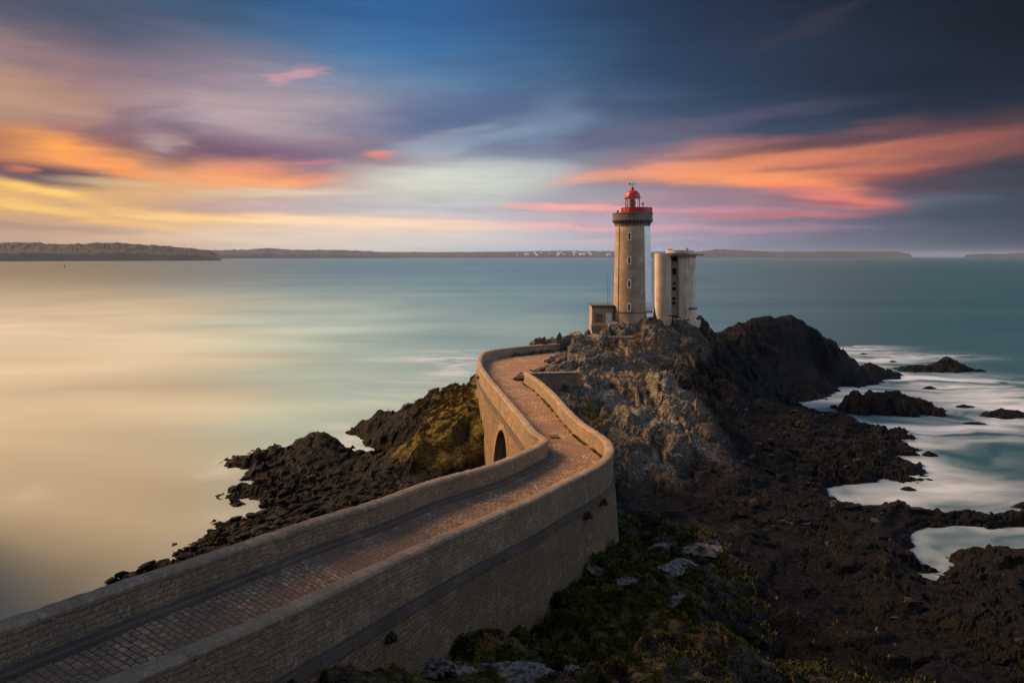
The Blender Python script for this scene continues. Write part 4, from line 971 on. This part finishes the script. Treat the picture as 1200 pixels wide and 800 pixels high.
bm = bmesh.new(); prism(bm, arc(.9,-.1,2.75,2.9,0,360,40)[:-1], hT+.055, hT+.62); box(bm, (-1.0,-1.2,hT+.7), (.9,.5,.35)); box(bm, (2.1,-1.6,hT+.8), (.5,.5,.5)); bm_obj('roof_upstand', bm, M['conc'], rf)
for (py, h_, w_, dx) in ((303,1.,.85,0),(318,1.35,.9,0),(332,.5,.75,-.05),(338.,.7,.8,-.05),(349.5,.6,.7,-.1),(354.5,.6,.7,-.1)):
    z = Zt(py)-TZ; bm = bmesh.new()
    for sx_ in (-1, 1): box(bm, (-.28+dx+sx_*w_/2,-1.2,z), (.1,.16,h_))
    for sz_ in (-1, 1): box(bm, (-.28+dx,-1.2,z+sz_*(h_/2+.05)), (w_+.1,.2,.098))
    w__ = bm_obj('window', bm, M['conc'], tt); bm = bmesh.new(); box(bm, (-.28+dx,-1.17,z), (w_-.1,.06,h_)); bm_obj('pane', bm, M['pane'], w__)
bm = bmesh.new(); prism(bm, arc(1.75,-1.1,2.38,1.84,285,358,12)+arc(1.75,-1.1,2.1,1.55,285,358,12)[::-1], Zt(361)-TZ, Zt(359.3)-TZ); bm_obj('ledge', bm, M['darkmetal'], tt)
bm = bmesh.new(); prism(bm, arc(1.6,-1.0,3.3,2.7,215,400,24), -1.2, .15); bm_obj('plinth', bm, M['conc'], tt)
for (x, y, w, h_, d) in ((-2.0,-3.3,1.2,1.4,.4),(-.6,-3.4,1.5,1.0,.35),(.75,-3.4,.35,1.7,.5),(0.,-3.0,2.0,.5,.9)):
    pass
bw_ = empty('entrance_wall', (TXc-.6, TY-3.6, 14.6)); tag(bw_, 'broken pale concrete entrance walls at the foot of the concrete tower', 'wall')
bm = bmesh.new()
for (x, y, z, sx_, sy_, sz_) in ((-1.7,0,.8,1.5,.3,1.6),(.1,-.2,.7,1.6,.3,1.2),(1.15,.1,.75,.35,.9,1.9),(-.6,.5,.55,.7,.3,1.5)): box(bm, (x,y,z), (sx_,sy_,sz_))
bm_obj('wall_face', bm, M['conc'], bw_)

# ------------------------------------------------------------------ boulders
bcount = 0
def boulder(px, py, z, size, label, flat=.6, lich=.8, seed=1, group=None, rz=0, elong=1.3, tide=0.):
    x, y, _ = PX(px, py, z)
    z = ground(x, y)
    bm = bmesh.new(); bmesh.ops.create_icosphere(bm, subdivisions=4, radius=1)
    co = np.array([v.co[:] for v in bm.verts]); rg = np.random.default_rng(seed)
    # chop with random planes: angular block
    for k in range(13):
        d = rg.normal(size=3); d /= np.linalg.norm(d); off = .5+.32*rg.random()
        pr = co@d; co -= np.clip(pr-off, 0, None)[:, None]*d
    co *= np.array([elong, 1, flat])*size*1.25
    co *= 1+.16*fbm(co[:, 0]*3/size+seed, co[:, 1]*3/size+co[:, 2]*2, 3, seed)[:, None]
    for v, c_ in zip(bm.verts, co): v.co = c_
    me = bpy.data.meshes.new('boulder'); bm.to_mesh(me); bm.free()
    for k, v_ in (('lichen', lich), ('tide', tide), ('turf', 0.), ('weed', 0.)):
        a_ = me.attributes.new(k, 'FLOAT', 'POINT'); a_.data.foreach_set('value', np.full(len(me.vertices), v_, np.float32))
    o = link('boulder', me, M['boulder'] if tide < .5 else M['rock'], loc=(x, y, z+size*flat*.08)); o.rotation_euler = (R(rg.uniform(-12, 12)), R(rg.uniform(-12, 12)), rz)
    return tag(o, label, 'boulder', group or 'boulders lying on the ground')
m, t = mat('boulder_stone'); M['boulder'] = m
pos = t.node('ShaderNodeNewGeometry').outputs['Position']
n2 = t.noise(pos, 3.5, 7, .7); n3 = t.noise(pos, 14., 5, .7)
c = t.mix(t.mapr(n2, .38, .6), (.06,.055,.05), (.30,.285,.26)); c = t.mix(t.mapr(n3, .5, .68, 0., .7), c, (.12,.11,.10))
oz = t.node('ShaderNodeTexCoord').outputs['Object']
m2 = t.node('ShaderNodeSeparateXYZ'); t.put(m2.inputs[0], oz)
oc = t.math('MULTIPLY', t.mapr(m2.outputs[2], .05, .35), t.mapr(t.noise(pos, 5., 5, .7), .5, .62), clamp=True)
c = t.mix(t.math('MULTIPLY', oc, t.attr('orange')), c, (.42,.11,.02))
t.put(t.b.inputs['Base Color'], c); t.b.inputs['Roughness'].default_value = .9
t.put(t.b.inputs['Normal'], t.bump(t.math('ADD', n2, t.math('MULTIPLY', n3, .5)), .8, .08))
b = boulder(674, 764, 8.3, .62, 'pointed pale boulder with orange lichen on its top', .95, seed=3, elong=.95)
a_ = b.data.attributes.new('orange', 'FLOAT', 'POINT'); a_.data.foreach_set('value', np.ones(len(b.data.vertices), np.float32))
for args in ((685,775,8.3,.2,'small round pale stone just in front of the orange topped boulder',.6,.8,4),
 (660,767,8.3,.24,'small flat pale stone tucked left of the orange topped boulder',.35,.8,5),
 (643,772,8.4,.17,'small pale stone on dark turf, left of the small flat stone',.6,.8,6),
 (668,788,8.2,.2,'small pale stone in turf below the orange topped boulder',.5,.8,7),
 (694,790,8.2,.12,'tiny white stone at the bottom of the picture right of centre',.7,.8,8),
 (600,786,8.7,.75,'long low pale slab at the bottom of the picture beside the slanting rock',.4,.8,9,None,.2,2.0),
 (645,785,8.5,.5,'low pale rock between the long slab and the orange topped boulder',.5,.8,10,None,.3,1.3),
 (505,787,9.2,.8,'big pale slanting rock at the bottom of the picture below the causeway wall',.55,.8,11,None,-.5,1.8),
 (540,800,9.,.5,'pale rock at the lower picture edge right of the slanting rock',.6,.8,12),
 (690,670,6.8,.8,'pale pointed rock lying against the turf beside the foot of the causeway wall',.45,.8,13,None,-.6,1.7),
 (735,683,6.9,.55,'flat grey rock on the path side of the mound',.35,.8,14,None,.2,1.8),
 (760,660,6.4,.8,'broad grey rock on top of the mound, beside the bright green turf',.4,.8,15,None,.3,1.8),
 (785,668,6.4,.7,'grey rock right of the broad grey rock on the mound',.45,.8,16,None,.3,1.6),
 (800,652,6.2,.8,'pale grey rock on the mound crest in front of the dark shelf',.4,.8,17,None,.2,1.7),
 (825,638,6.1,1.,'palest rock capping the far end of the mound',.4,.8,18,None,.3,1.6),
 (772,640,6.,.6,'small grey rock at the back of the mound, near the wall foot',.4,.8,19,None,.3,1.6),
 (748,648,6.2,.4,'little grey rock between the wall foot and the mound crest',.4,.8,20,None,.3,1.6),
 (790,690,6.8,.5,'half buried grey rock on the slope below the mound crest',.4,.6,21,None,.3,1.6),
 (660,448,12.,.9,'lone grey boulder in the corner behind the low return wall',.7,.8,22),
 (646,424,12.,.7,'orange lit block of rock on the plaza edge',.7,.8,23,None,.4,1.3),
 (632,424,12.,.45,'small low rock lying on the plaza cobbles',.45,.8,24,None,.1,1.5),
 (655,417,12.,.9,'upright warm coloured rock where the plaza meets the outcrop',1.,.8,25,None,.4,1.),
 (722,383,14.8,1.3,'rounded brown boulder directly below the white annex door',.95,.4,26,None,.2,1.),
 (676,384,14.8,1.2,'pale jagged rock left of the annex on the ridge',.8,.6,27,None,.2,1.2),
 (692,384,14.4,.9,'dark jagged rock right beside the terrace wall',.9,.4,28),
 (748,380,14.6,1.1,'grey boulder against the foot of the lighthouse, right side',.7,.6,29,None,.1,1.4),
 (765,377,14.8,1.2,'big grey boulder in the gap between lighthouse and concrete tower',.8,.6,30,None,.1,1.3),
 (777,378,14.8,.9,'grey boulder below the broken entrance walls',.7,.6,31,None,.1,1.3),
 (700,392,14.,1.,'flat grey rock on the slope below the annex',.6,.8,32,None,.1,1.5)):
    boulder(*args[:5], flat=args[5], lich=args[6], seed=args[7], rz=args[9] if len(args) > 9 else .0, elong=args[10] if len(args) > 10 else 1.25)

# shore stones: wave worn rubble along the left shore and the shelf (uncountable)
def stones(name, regions, n, smin, smax, seed):
    rg = np.random.default_rng(seed); bm = bmesh.new(); bmesh.ops.create_icosphere(bm, subdivisions=2, radius=1)
    bv = np.array([v.co[:] for v in bm.verts]); bf = np.array([[v.index for v in f.verts] for f in bm.faces]); bm.free()
    Vv = []; Ff = []; k = 0
    for i in range(n):
        cx_, cy_, rx, ry = regions[rg.integers(len(regions))]
        x = cx_+rg.normal()*rx; y = cy_+rg.normal()*ry; z = ground(x, y)
        if z < .02 or z > 4.4 or in_poly(np.array([x]), np.array([y]), dpo)[0]: continue
        s = smin+(smax-smin)*rg.random()**2.5; co = bv.copy()
        for _ in range(5):
            d = rg.normal(size=3); d /= np.linalg.norm(d); co -= np.clip(co@d-(.45+.3*rg.random()), 0, None)[:, None]*d
        a = rg.random()*.9+.2; ca, sa = math.cos(a), math.sin(a)
        co = co*np.array([s*1.5, s, s*.55]); co = np.stack([co[:, 0]*ca-co[:, 1]*sa, co[:, 0]*sa+co[:, 1]*ca, co[:, 2]+co[:, 0]*rg.uniform(-.3, .3)], -1)
        Vv.append(co+(x, y, z+s*.15)); Ff.append(bf+k*len(bv)); k += 1
    Vv = np.concatenate(Vv); Ff = np.concatenate(Ff); o1 = np.ones(len(Vv)); pick = np.repeat(rg.random(k), len(bv))
    return link(name, np_mesh(name, Vv, Ff, False, dict(lichen=o1*0, tide=.55+.45*(pick > .22), weed=o1*.2, turf=o1*0)), M['rock'])
o = stones('shore_stones', [(-27,56,4,5),(-22,60,4,6),(-20,52,4,5),(-15,58,5,6),(-25,70,5,6),(-18,66,5,5),(-30,52,3,3)], 3000, .10, .6, 5); tag(o, 'dark wave worn stones heaped along the left shore', 'stones', kind='stuff')
o = stones('shelf_stones', [(30,85,7,9),(42,95,8,9),(45,80,6,3),(48,108,7,7),(35,70,8,4),(42,50,9,6),(-5,70,5,4)], 600, .12, .6, 6); tag(o, 'dark broken stones scattered over the tidal shelf', 'stones', kind='stuff')

# tide pools
m, t = mat('pool_water'); M['pool'] = m
t.b.inputs['Base Color'].default_value = (.03,.05,.07,1); t.b.inputs['Roughness'].default_value = .06; t.b.inputs['IOR'].default_value = 1.33
k = 0
for px, py, rx, ry, lab in ((935,611,18,4,'widest shallow tide pool on the dark shelf'),(905,622,10,2.5,'thin tide pool left of the widest one'),(872,623,10,3,'small tide pool nearest the mound'),(882,632,9,2.5,'small tide pool below the one nearest the mound'),(927,638,9,4,'round tide pool in the middle of the dark shelf'),(1023,609,8,3,'bluish tide pool by the lower right ledge'),(971,637,6,4,'pale tide pool right of the round one'),(1040,716,18,9,'shallow pool on the weedy hump at lower right'),(402,556,5,1.6,'small bright tide pool on the left black rocks'),(326,524,4,1.6,'tiny bright pool on top of the left black rocks')):
    x, y, _ = PX(px, py, 1.5 if px < 1000 else 2.2)
    sub = [ground(x+dx*.5, y+dy*.5) for dx in range(-4, 5) for dy in range(-4, 5)]
    z = float(np.percentile(sub, 38)); x, y, _ = PX(px, py, z)
    bm = bmesh.new(); n = 40; w = rx*y/800; d = ry*(CAMZ-z)*800/(py-300)**2
    vs = [bm.verts.new((w*math.cos(2*math.pi*i/n)*(1+.25*math.sin(3*i*2*math.pi/n+k)), d*math.sin(2*math.pi*i/n)*(1+.2*math.cos(2*i*2*math.pi/n+k)), 0)) for i in range(n)]
    bm.faces.new(vs); o = bm_obj('tide_pool', bm, M['pool'], loc=(x, y, z)); o['kind'] = 'structure'; k += 1

# ------------------------------------------------------------------ turf blades and leaves
def leaf_mat(name, cols):
    m, t = mat(name)
    pos = t.node('ShaderNodeNewGeometry').outputs['Position']
    c = t.mix(t.mapr(t.noise(pos, .9, 5, .7), .4, .6), cols[0], cols[1]); c = t.mix(t.mapr(t.noise(pos, 6., 3, .6), .5, .7, 0., .8), c, cols[2])
    t.put(t.b.inputs['Base Color'], c); t.b.inputs['Roughness'].default_value = .7; t.b.inputs['Specular IOR Level'].default_value = .15
    return m
M['leafg'] = leaf_mat('green_leaves', ((.06,.085,.018), (.13,.15,.03), (.20,.18,.04)))
M['leafb'] = leaf_mat('dry_grass', ((.075,.08,.022), (.20,.12,.045), (.28,.19,.07)))
M['leafd'] = leaf_mat('wall_leaves', ((.028,.045,.012), (.05,.07,.018), (.08,.085,.02)))
def blades(name, pts, smin, smax, material, seed, up=.7, wide=.35):
    rg = np.random.default_rng(seed); n = len(pts)
    s = smin+(smax-smin)*rg.random(n)**1.6; a = rg.random(n)*2*np.pi; ti = rg.random(n)*(1-up)*1.6
    dirv = np.stack([np.cos(a)*np.sin(ti), np.sin(a)*np.sin(ti), np.cos(ti)], -1); b = rg.random(n)*2*np.pi
    side = np.stack([np.cos(b), np.sin(b), rg.random(n)*.3], -1)*(s*wide)[:, None]
    p0 = pts-side*.5; p1 = pts+side*.5; p2 = pts+dirv*s[:, None]+side*.35; p3 = pts+dirv*s[:, None]*.9-side*.35
    Vv = np.stack([p0, p1, p2, p3], 1).reshape(-1, 3)
    return np_mesh(name, Vv, np.arange(4*n).reshape(-1, 4), False)
def scatter_turf(n, sel, seed):
    rg = np.random.default_rng(seed); Tm = AT['turf'].copy()
    clump = sstep(-.05, .35, fbm(XX*.8, YY*.8, 3, 77))
    gyy = np.gradient(yy)[:, None]; area = gyy*(np.maximum(YY, 0)*.8+26)
    wgt = (Tm*clump*area*sel*((~ins))*(near_d > .9)*(HH > 3.4)).ravel(); wgt /= wgt.sum()
    idx = rg.choice(wgt.size, n, p=wgt); r, c_ = idx//NCC, idx % NCC
    P = np.stack([XX[r, c_], YY[r, c_], HH[r, c_]-.03], -1)
    P[:, :2] += rg.normal(size=(n, 2))*.06
    return P
fgs = (YY < 62) & (YY > 18) & (XX > -14) & (XX < 24)
o = link('turf', blades('turf', scatter_turf(100000, fgs, 1), .05, .33, M['leafg'], 1, .45, .5), M['leafg']); tag(o, 'low yellow green plants covering the ground beside the causeway wall', 'turf', kind='stuff')
fsl = (YY > 72) & (XX < 2)
o = link('slope_grass', blades('slope_grass', scatter_turf(60000, fsl, 2), .1, .42, M['leafb'], 2, .6, .28), M['leafb']); tag(o, 'russet and green grass on the slope left of the bridge', 'grass', kind='stuff')
foc = (YY > 72) & (XX >= 2)
o = link('outcrop_grass', blades('outcrop_grass', scatter_turf(30000, foc, 3), .08, .32, M['leafb'], 3, .5, .3), M['leafb']); tag(o, 'brown grass tufts between the grey rocks of the outcrop', 'grass', kind='stuff')
# shrubs in the turf by the wall
def shrub(name, loc, r, label, seed, material, n=700, group=None, flat=.6, leaf=(.07,.16)):
    rg = np.random.default_rng(seed); d = rg.normal(size=(n, 3)); d /= np.linalg.norm(d, axis=1)[:, None]; d[:, 2] = np.abs(d[:, 2])
    lob = 1+.45*fbm(d[:, 0]*2+seed, d[:, 1]*2+d[:, 2], 3, seed)
    P = d*(r*(.35+.65*rg.random(n)**.5)*lob)[:, None]*np.array([1, 1, flat])
    e = empty(name, loc); tag(e, label, 'plant', group)
    link('foliage', blades('foliage', P, leaf[0], leaf[1], material, seed, .2, .7), material, e)
    bm = bmesh.new()
    for k in range(7):
        q_ = P[rg.integers(n)]; tube(bm, (0,0,-.12), tuple(q_*.9), .016, 5, .006)
    bm_obj('stem', bm, M['rust'], e)
    return e
for i, (px, py, z, r, lab) in enumerate(((640,690,7.7,.9,'dark green bush against the foot of the causeway wall'),(664,698,7.4,.7,'bright yellow green cushion plant beside the earth track'),(668,682,7.2,.8,'green bush between the wall and the pale pointed rock'),(700,668,6.9,.6,'low green plant at the wall foot near the corner'),
     (735,636,6.,1.,'bright green bush right by the corner foot of the causeway'),(740,655,6.3,.8,'yellow green bush on the mound side of the corner'),(625,710,8,.7,'dark bush along the wall foot, second from the picture bottom'),(605,726,8.2,.7,'mossy bush left of the earth track'),(536,762,9,.8,'dark green bush at the wall foot near the slanting rock'),
     (700,722,7.5,.9,'wide yellow green bush right of the earth track'),(640,735,8,.6,'dull green bush just left of the earth track'),(725,742,7.7,.6,'small yellow green bush in the lower middle of the turf'),(770,705,6.9,.7,'mossy green bush on the slope of the mound'),(478,752,10,.8,'dark hanging bush on the lower causeway wall'))):
    x, y, _ = PX(px, py, z); shrub('bush', (x, y, ground(x, y)-.05), r, lab, 30+i, M['leafg'] if i not in (0,6,8,13) else M['leafd'], 1500, 'bushes beside the causeway', .55)
# plants rooted in the masonry
def on_wall(cv, a, sd, dz, name, r, lab, seed):
    p = cv.at(a); nn = cv.nrm(a)*sd; o = (body_off(-dz-2.3)+.05) if dz < -2.3 else .32
    shrub(name, (p[0]+nn[0]*o, p[1]+nn[1]*o, p[2]+dz), r, lab, seed, M['leafg'], 500, 'plants growing in the masonry', .9, (.06,.14))
on_wall(CR, CR.near((4.6,46.3)), -1, -2.95, 'wall_plant', .42, 'wider green plant rooted under the string course near the bend', 61)
on_wall(CR, CR.near((5.9,48.4)), -1, -2.7, 'wall_plant', .40, 'upright green plant rooted under the string course, nearer the corner', 62)
on_wall(CR, CR.near((-5.5,28.4)), -1, -3.1, 'wall_plant', .3, 'small green plant low on the near wall face', 63)
on_wall(CL, CL.near((-4.0,91)), 1, -1.5, 'wall_plant', .28, 'small round plant on the sunlit outer face of the bridge', 64)
on_wall(CL, CL.near((-4.4,94)), 1, -3.4, 'wall_plant', .6, 'green plant at the foot of the sunlit outer face of the bridge', 65)
# weeds along parapet feet
rg = np.random.default_rng(8); Pw = []
for cv, sd, a0_, a1_, off in ((CR, -1, CR.near((7.6,54)), aRend, -.36), (CL, 1, 8, 34, -.33), (CL, 1, CL.near((1,50)), CL.near((1.,62)), -.45), (CR, -1, CR.near((-2,36)), CR.near((5,47)), -.34)):
    nclump = int((a1_-a0_)/.9)
    for k in range(nclump):
        a = rg.uniform(a0_, a1_); cnt = rg.integers(10, 120)
        aa = np.clip(a+rg.normal(size=cnt)*.28, 0, cv.L-.1); p = cv.at(aa); nn = cv.nrm(aa)*sd; oo = off-np.abs(rg.normal(size=cnt))*.1
        Pw.append(np.stack([p[:, 0]+nn[:, 0]*oo, p[:, 1]+nn[:, 1]*oo, p[:, 2]-DECK+.02], -1))
o = link('path_weeds', blades('path_weeds', np.concatenate(Pw), .05, .2, M['leafg'], 9, .5, .4), M['leafg']); tag(o, 'weeds growing along the foot of the parapets', 'weeds', kind='stuff')

# ------------------------------------------------------------------ far land
def far_mat(name, a, b, c_):
    m, t = mat(name); pos = t.node('ShaderNodeNewGeometry').outputs['Position']
    k = t.mix(t.mapr(t.noise(pos, .006, 6, .65), .42, .6), a, b); k = t.mix(t.mapr(t.noise(t.mapping(pos, sc=(1,1,4)), .02, 5, .7), .5, .65, 0., .7), k, c_)
    t.put(t.b.inputs['Base Color'], k); t.b.inputs['Roughness'].default_value = .95; t.b.inputs['Specular IOR Level'].default_value = .1
    return m
M['far'] = far_mat('far_woods', (.018,.02,.012), (.035,.033,.02), (.06,.05,.038))
M['far2'] = far_mat('far_fields', (.028,.032,.028), (.055,.056,.046), (.10,.095,.08))
def farland(name, base, prof, mt, depth=.16, seed=1, trees=5.):
    x0, x1 = prof[0][0], prof[-1][0]; n = int((x1-x0)*1.6)+2
    pxs = np.linspace(x0, x1, n); top = np.interp(pxs, [p[0] for p in prof], [p[1] for p in prof]); Yb = np.interp(pxs, [b[0] for b in base], [b[1] for b in base])
    lat = np.minimum(1, np.minimum(pxs-x0, x1-pxs)/4.)
    nr = 9; Vv = np.empty((nr+2, n, 3))
    hc = np.maximum(0, CAMZ+(300-top)/800*Yb*(1+depth*.6))
    for r in range(nr+2):
        f_ = r/(nr-1); Yr = Yb*(1+depth*f_*.6*lat)
        prof_ = [0,.42,.5,.62,.72,.82,.9,.96,1.,.6,0][r]
        nz = fbm(pxs*.09+r*.7, pxs*0+r*.33+seed, 5, seed+r % 3)
        h = hc*prof_*(1+.12*nz*(r < 8))-(1.5 if r in (0, nr+1) else 0)
        if 4 <= r <= 8: h = h+np.clip(fbm(pxs*.55+seed*3, pxs*0+r*.4, 4, 8)+.15, 0, 1)*trees*sstep(.02, .2, fbm(pxs*.05, pxs*0+seed, 3, 2)+.2)
        h = np.where(lat < .05, -1.5, h*np.maximum(lat, .0))
        Vv[r, :, 0] = (pxs-600)/800*Yr; Vv[r, :, 1] = Yr; Vv[r, :, 2] = h
    o = link(name, np_mesh(name, Vv.reshape(-1, 3), grid_faces(nr+2, n), False), mt); tag(o, kind='structure'); return o
farland('wooded_headland', [(-400,3300),(0,3600),(260,4100)], [(-400,272),(-60,282),(0,284.5),(48,284.2),(52,286),(105,286),(112,284.5),(135,284.5),(170,287),(200,289),(225,291),(240,293.2),(250,295.6),(256,298.5),(260,301)], M['far'], .14, 1, 7)
farland('coast_hills', [(175,6500),(300,7600),(460,9000)], [(175,292.5),(230,293.6),(290,293),(300,291.5),(322,291),(340,293),(400,293),(415,294),(440,295),(470,297)], M['far2'], .14, 2, 9)
farland('far_shore', [(380,9500),(700,10500),(1070,9500)], [(380,296),(440,295.3),(520,295.6),(600,295),(625,294.6),(640,294.2),(660,293.8),(690,294.6),(760,295),(815,295),(830,293.3),(845,292.3),(860,293.),(900,294.8),(950,295),(980,294.3),(1030,294.8),(1052,294.8),(1060,296.5),(1070,298)], M['far2'], .14, 3, 9)
farland('far_shore', [(1128,9500),(1330,9800)], [(1128,299),(1140,298.2),(1155,297.3),(1180,297.5),(1192,296.5),(1230,296),(1330,297)], M['far2'], .12, 4, 8)
# houses on the far shore
M['hwall'] = simple('house_render', (.72,.70,.66), .8, .1, .05, bump=0.); M['hroof'] = simple('house_slate', (.12,.12,.13), .8, .2, .05, bump=0.)
rg = np.random.default_rng(21)
hpx = sorted(np.r_[rg.uniform(606, 716, 34), rg.uniform(930, 1045, 5), rg.uniform(300, 330, 2)])
proto = None
for i, px in enumerate(hpx):
    Yh = 10000*(1.015+.07*rg.random()) if px > 400 else 7900.; z = CAMZ+(300-rg.uniform(295.4, 299.0))/800*Yh if 600 < px < 720 else CAMZ+(300-296.5)/800*Yh
    if proto is None:
        e = empty('house', (0,0,0)); bm = bmesh.new(); box(bm, (0,0,0), (20,11,16)); bm_obj('wall', bm, M['hwall'], e)
        bm = bmesh.new(); vs = [bm.verts.new(p) for p in ((-10.5,-6,8.05),(10.5,-6,8.05),(10.5,6,8.05),(-10.5,6,8.05),(-10.5,0,13),(10.5,0,13))]
        for f_ in ((0,1,5,4),(2,3,4,5),(0,4,3),(1,2,5),(0,3,2,1)): bm.faces.new([vs[q] for q in f_])
        bm_obj('roof', bm, M['hroof'], e); proto = e
    else:
        e = proto.copy(); COL.objects.link(e)
        for ch in proto.children: c2 = ch.copy(); COL.objects.link(c2); c2.parent = e
    e.location = ((px-600)/800*Yh, Yh, z-2); e.rotation_euler = (0,0,rg.uniform(-.6,.6)); s_ = rg.uniform(.8, 1.7); e.scale = (s_, s_, s_*.9)
    tag(e, 'tiny pale house alone on the hazy coast hills at the left' if px < 400 else 'tiny white house on the far shore right of the towers' if px > 900 else 'tiny white house in the cluster on the far shore left of the lighthouse', 'house', 'houses along the far shore')
# channel beacon
bx, by, _ = PX(75.5, 313, 0); bc = empty('sea_beacon', (bx, by, 0)); tag(bc, 'small dark channel beacon standing in the water at the far left', 'beacon')
bm = bmesh.new(); lathe(bm, [(2.4,-1),(2.2,1.2),(1.3,1.6),(.9,6)], n=16); bm_obj('base', bm, M['darkmetal'], bc); bm = bmesh.new(); tube(bm, (0,0,5.5), (0,0,9.), .3, 8); lathe(bm, [(.1,7.6),(1.1,8.2),(.1,10)], n=12); bm_obj('topmark', bm, M['darkmetal'], bc)

# ------------------------------------------------------------------ haze
bm = bmesh.new(); box(bm, (0, 0, 80), (64000, 64000, 170)); hz_ = bm_obj('haze', bm)
m = bpy.data.materials.new('haze'); m.use_nodes = True; m.node_tree.nodes.clear(); t = NT(m.node_tree)
pv = t.node('ShaderNodeVolumePrincipled'); pv.inputs['Color'].default_value = (.50,.66,.95,1); pv.inputs['Density'].default_value = .000035; pv.inputs['Anisotropy'].default_value = .2
t.l.new(pv.outputs[0], t.node('ShaderNodeOutputMaterial').inputs['Volume']); hz_.data.materials.append(m); tag(hz_, kind='stuff')
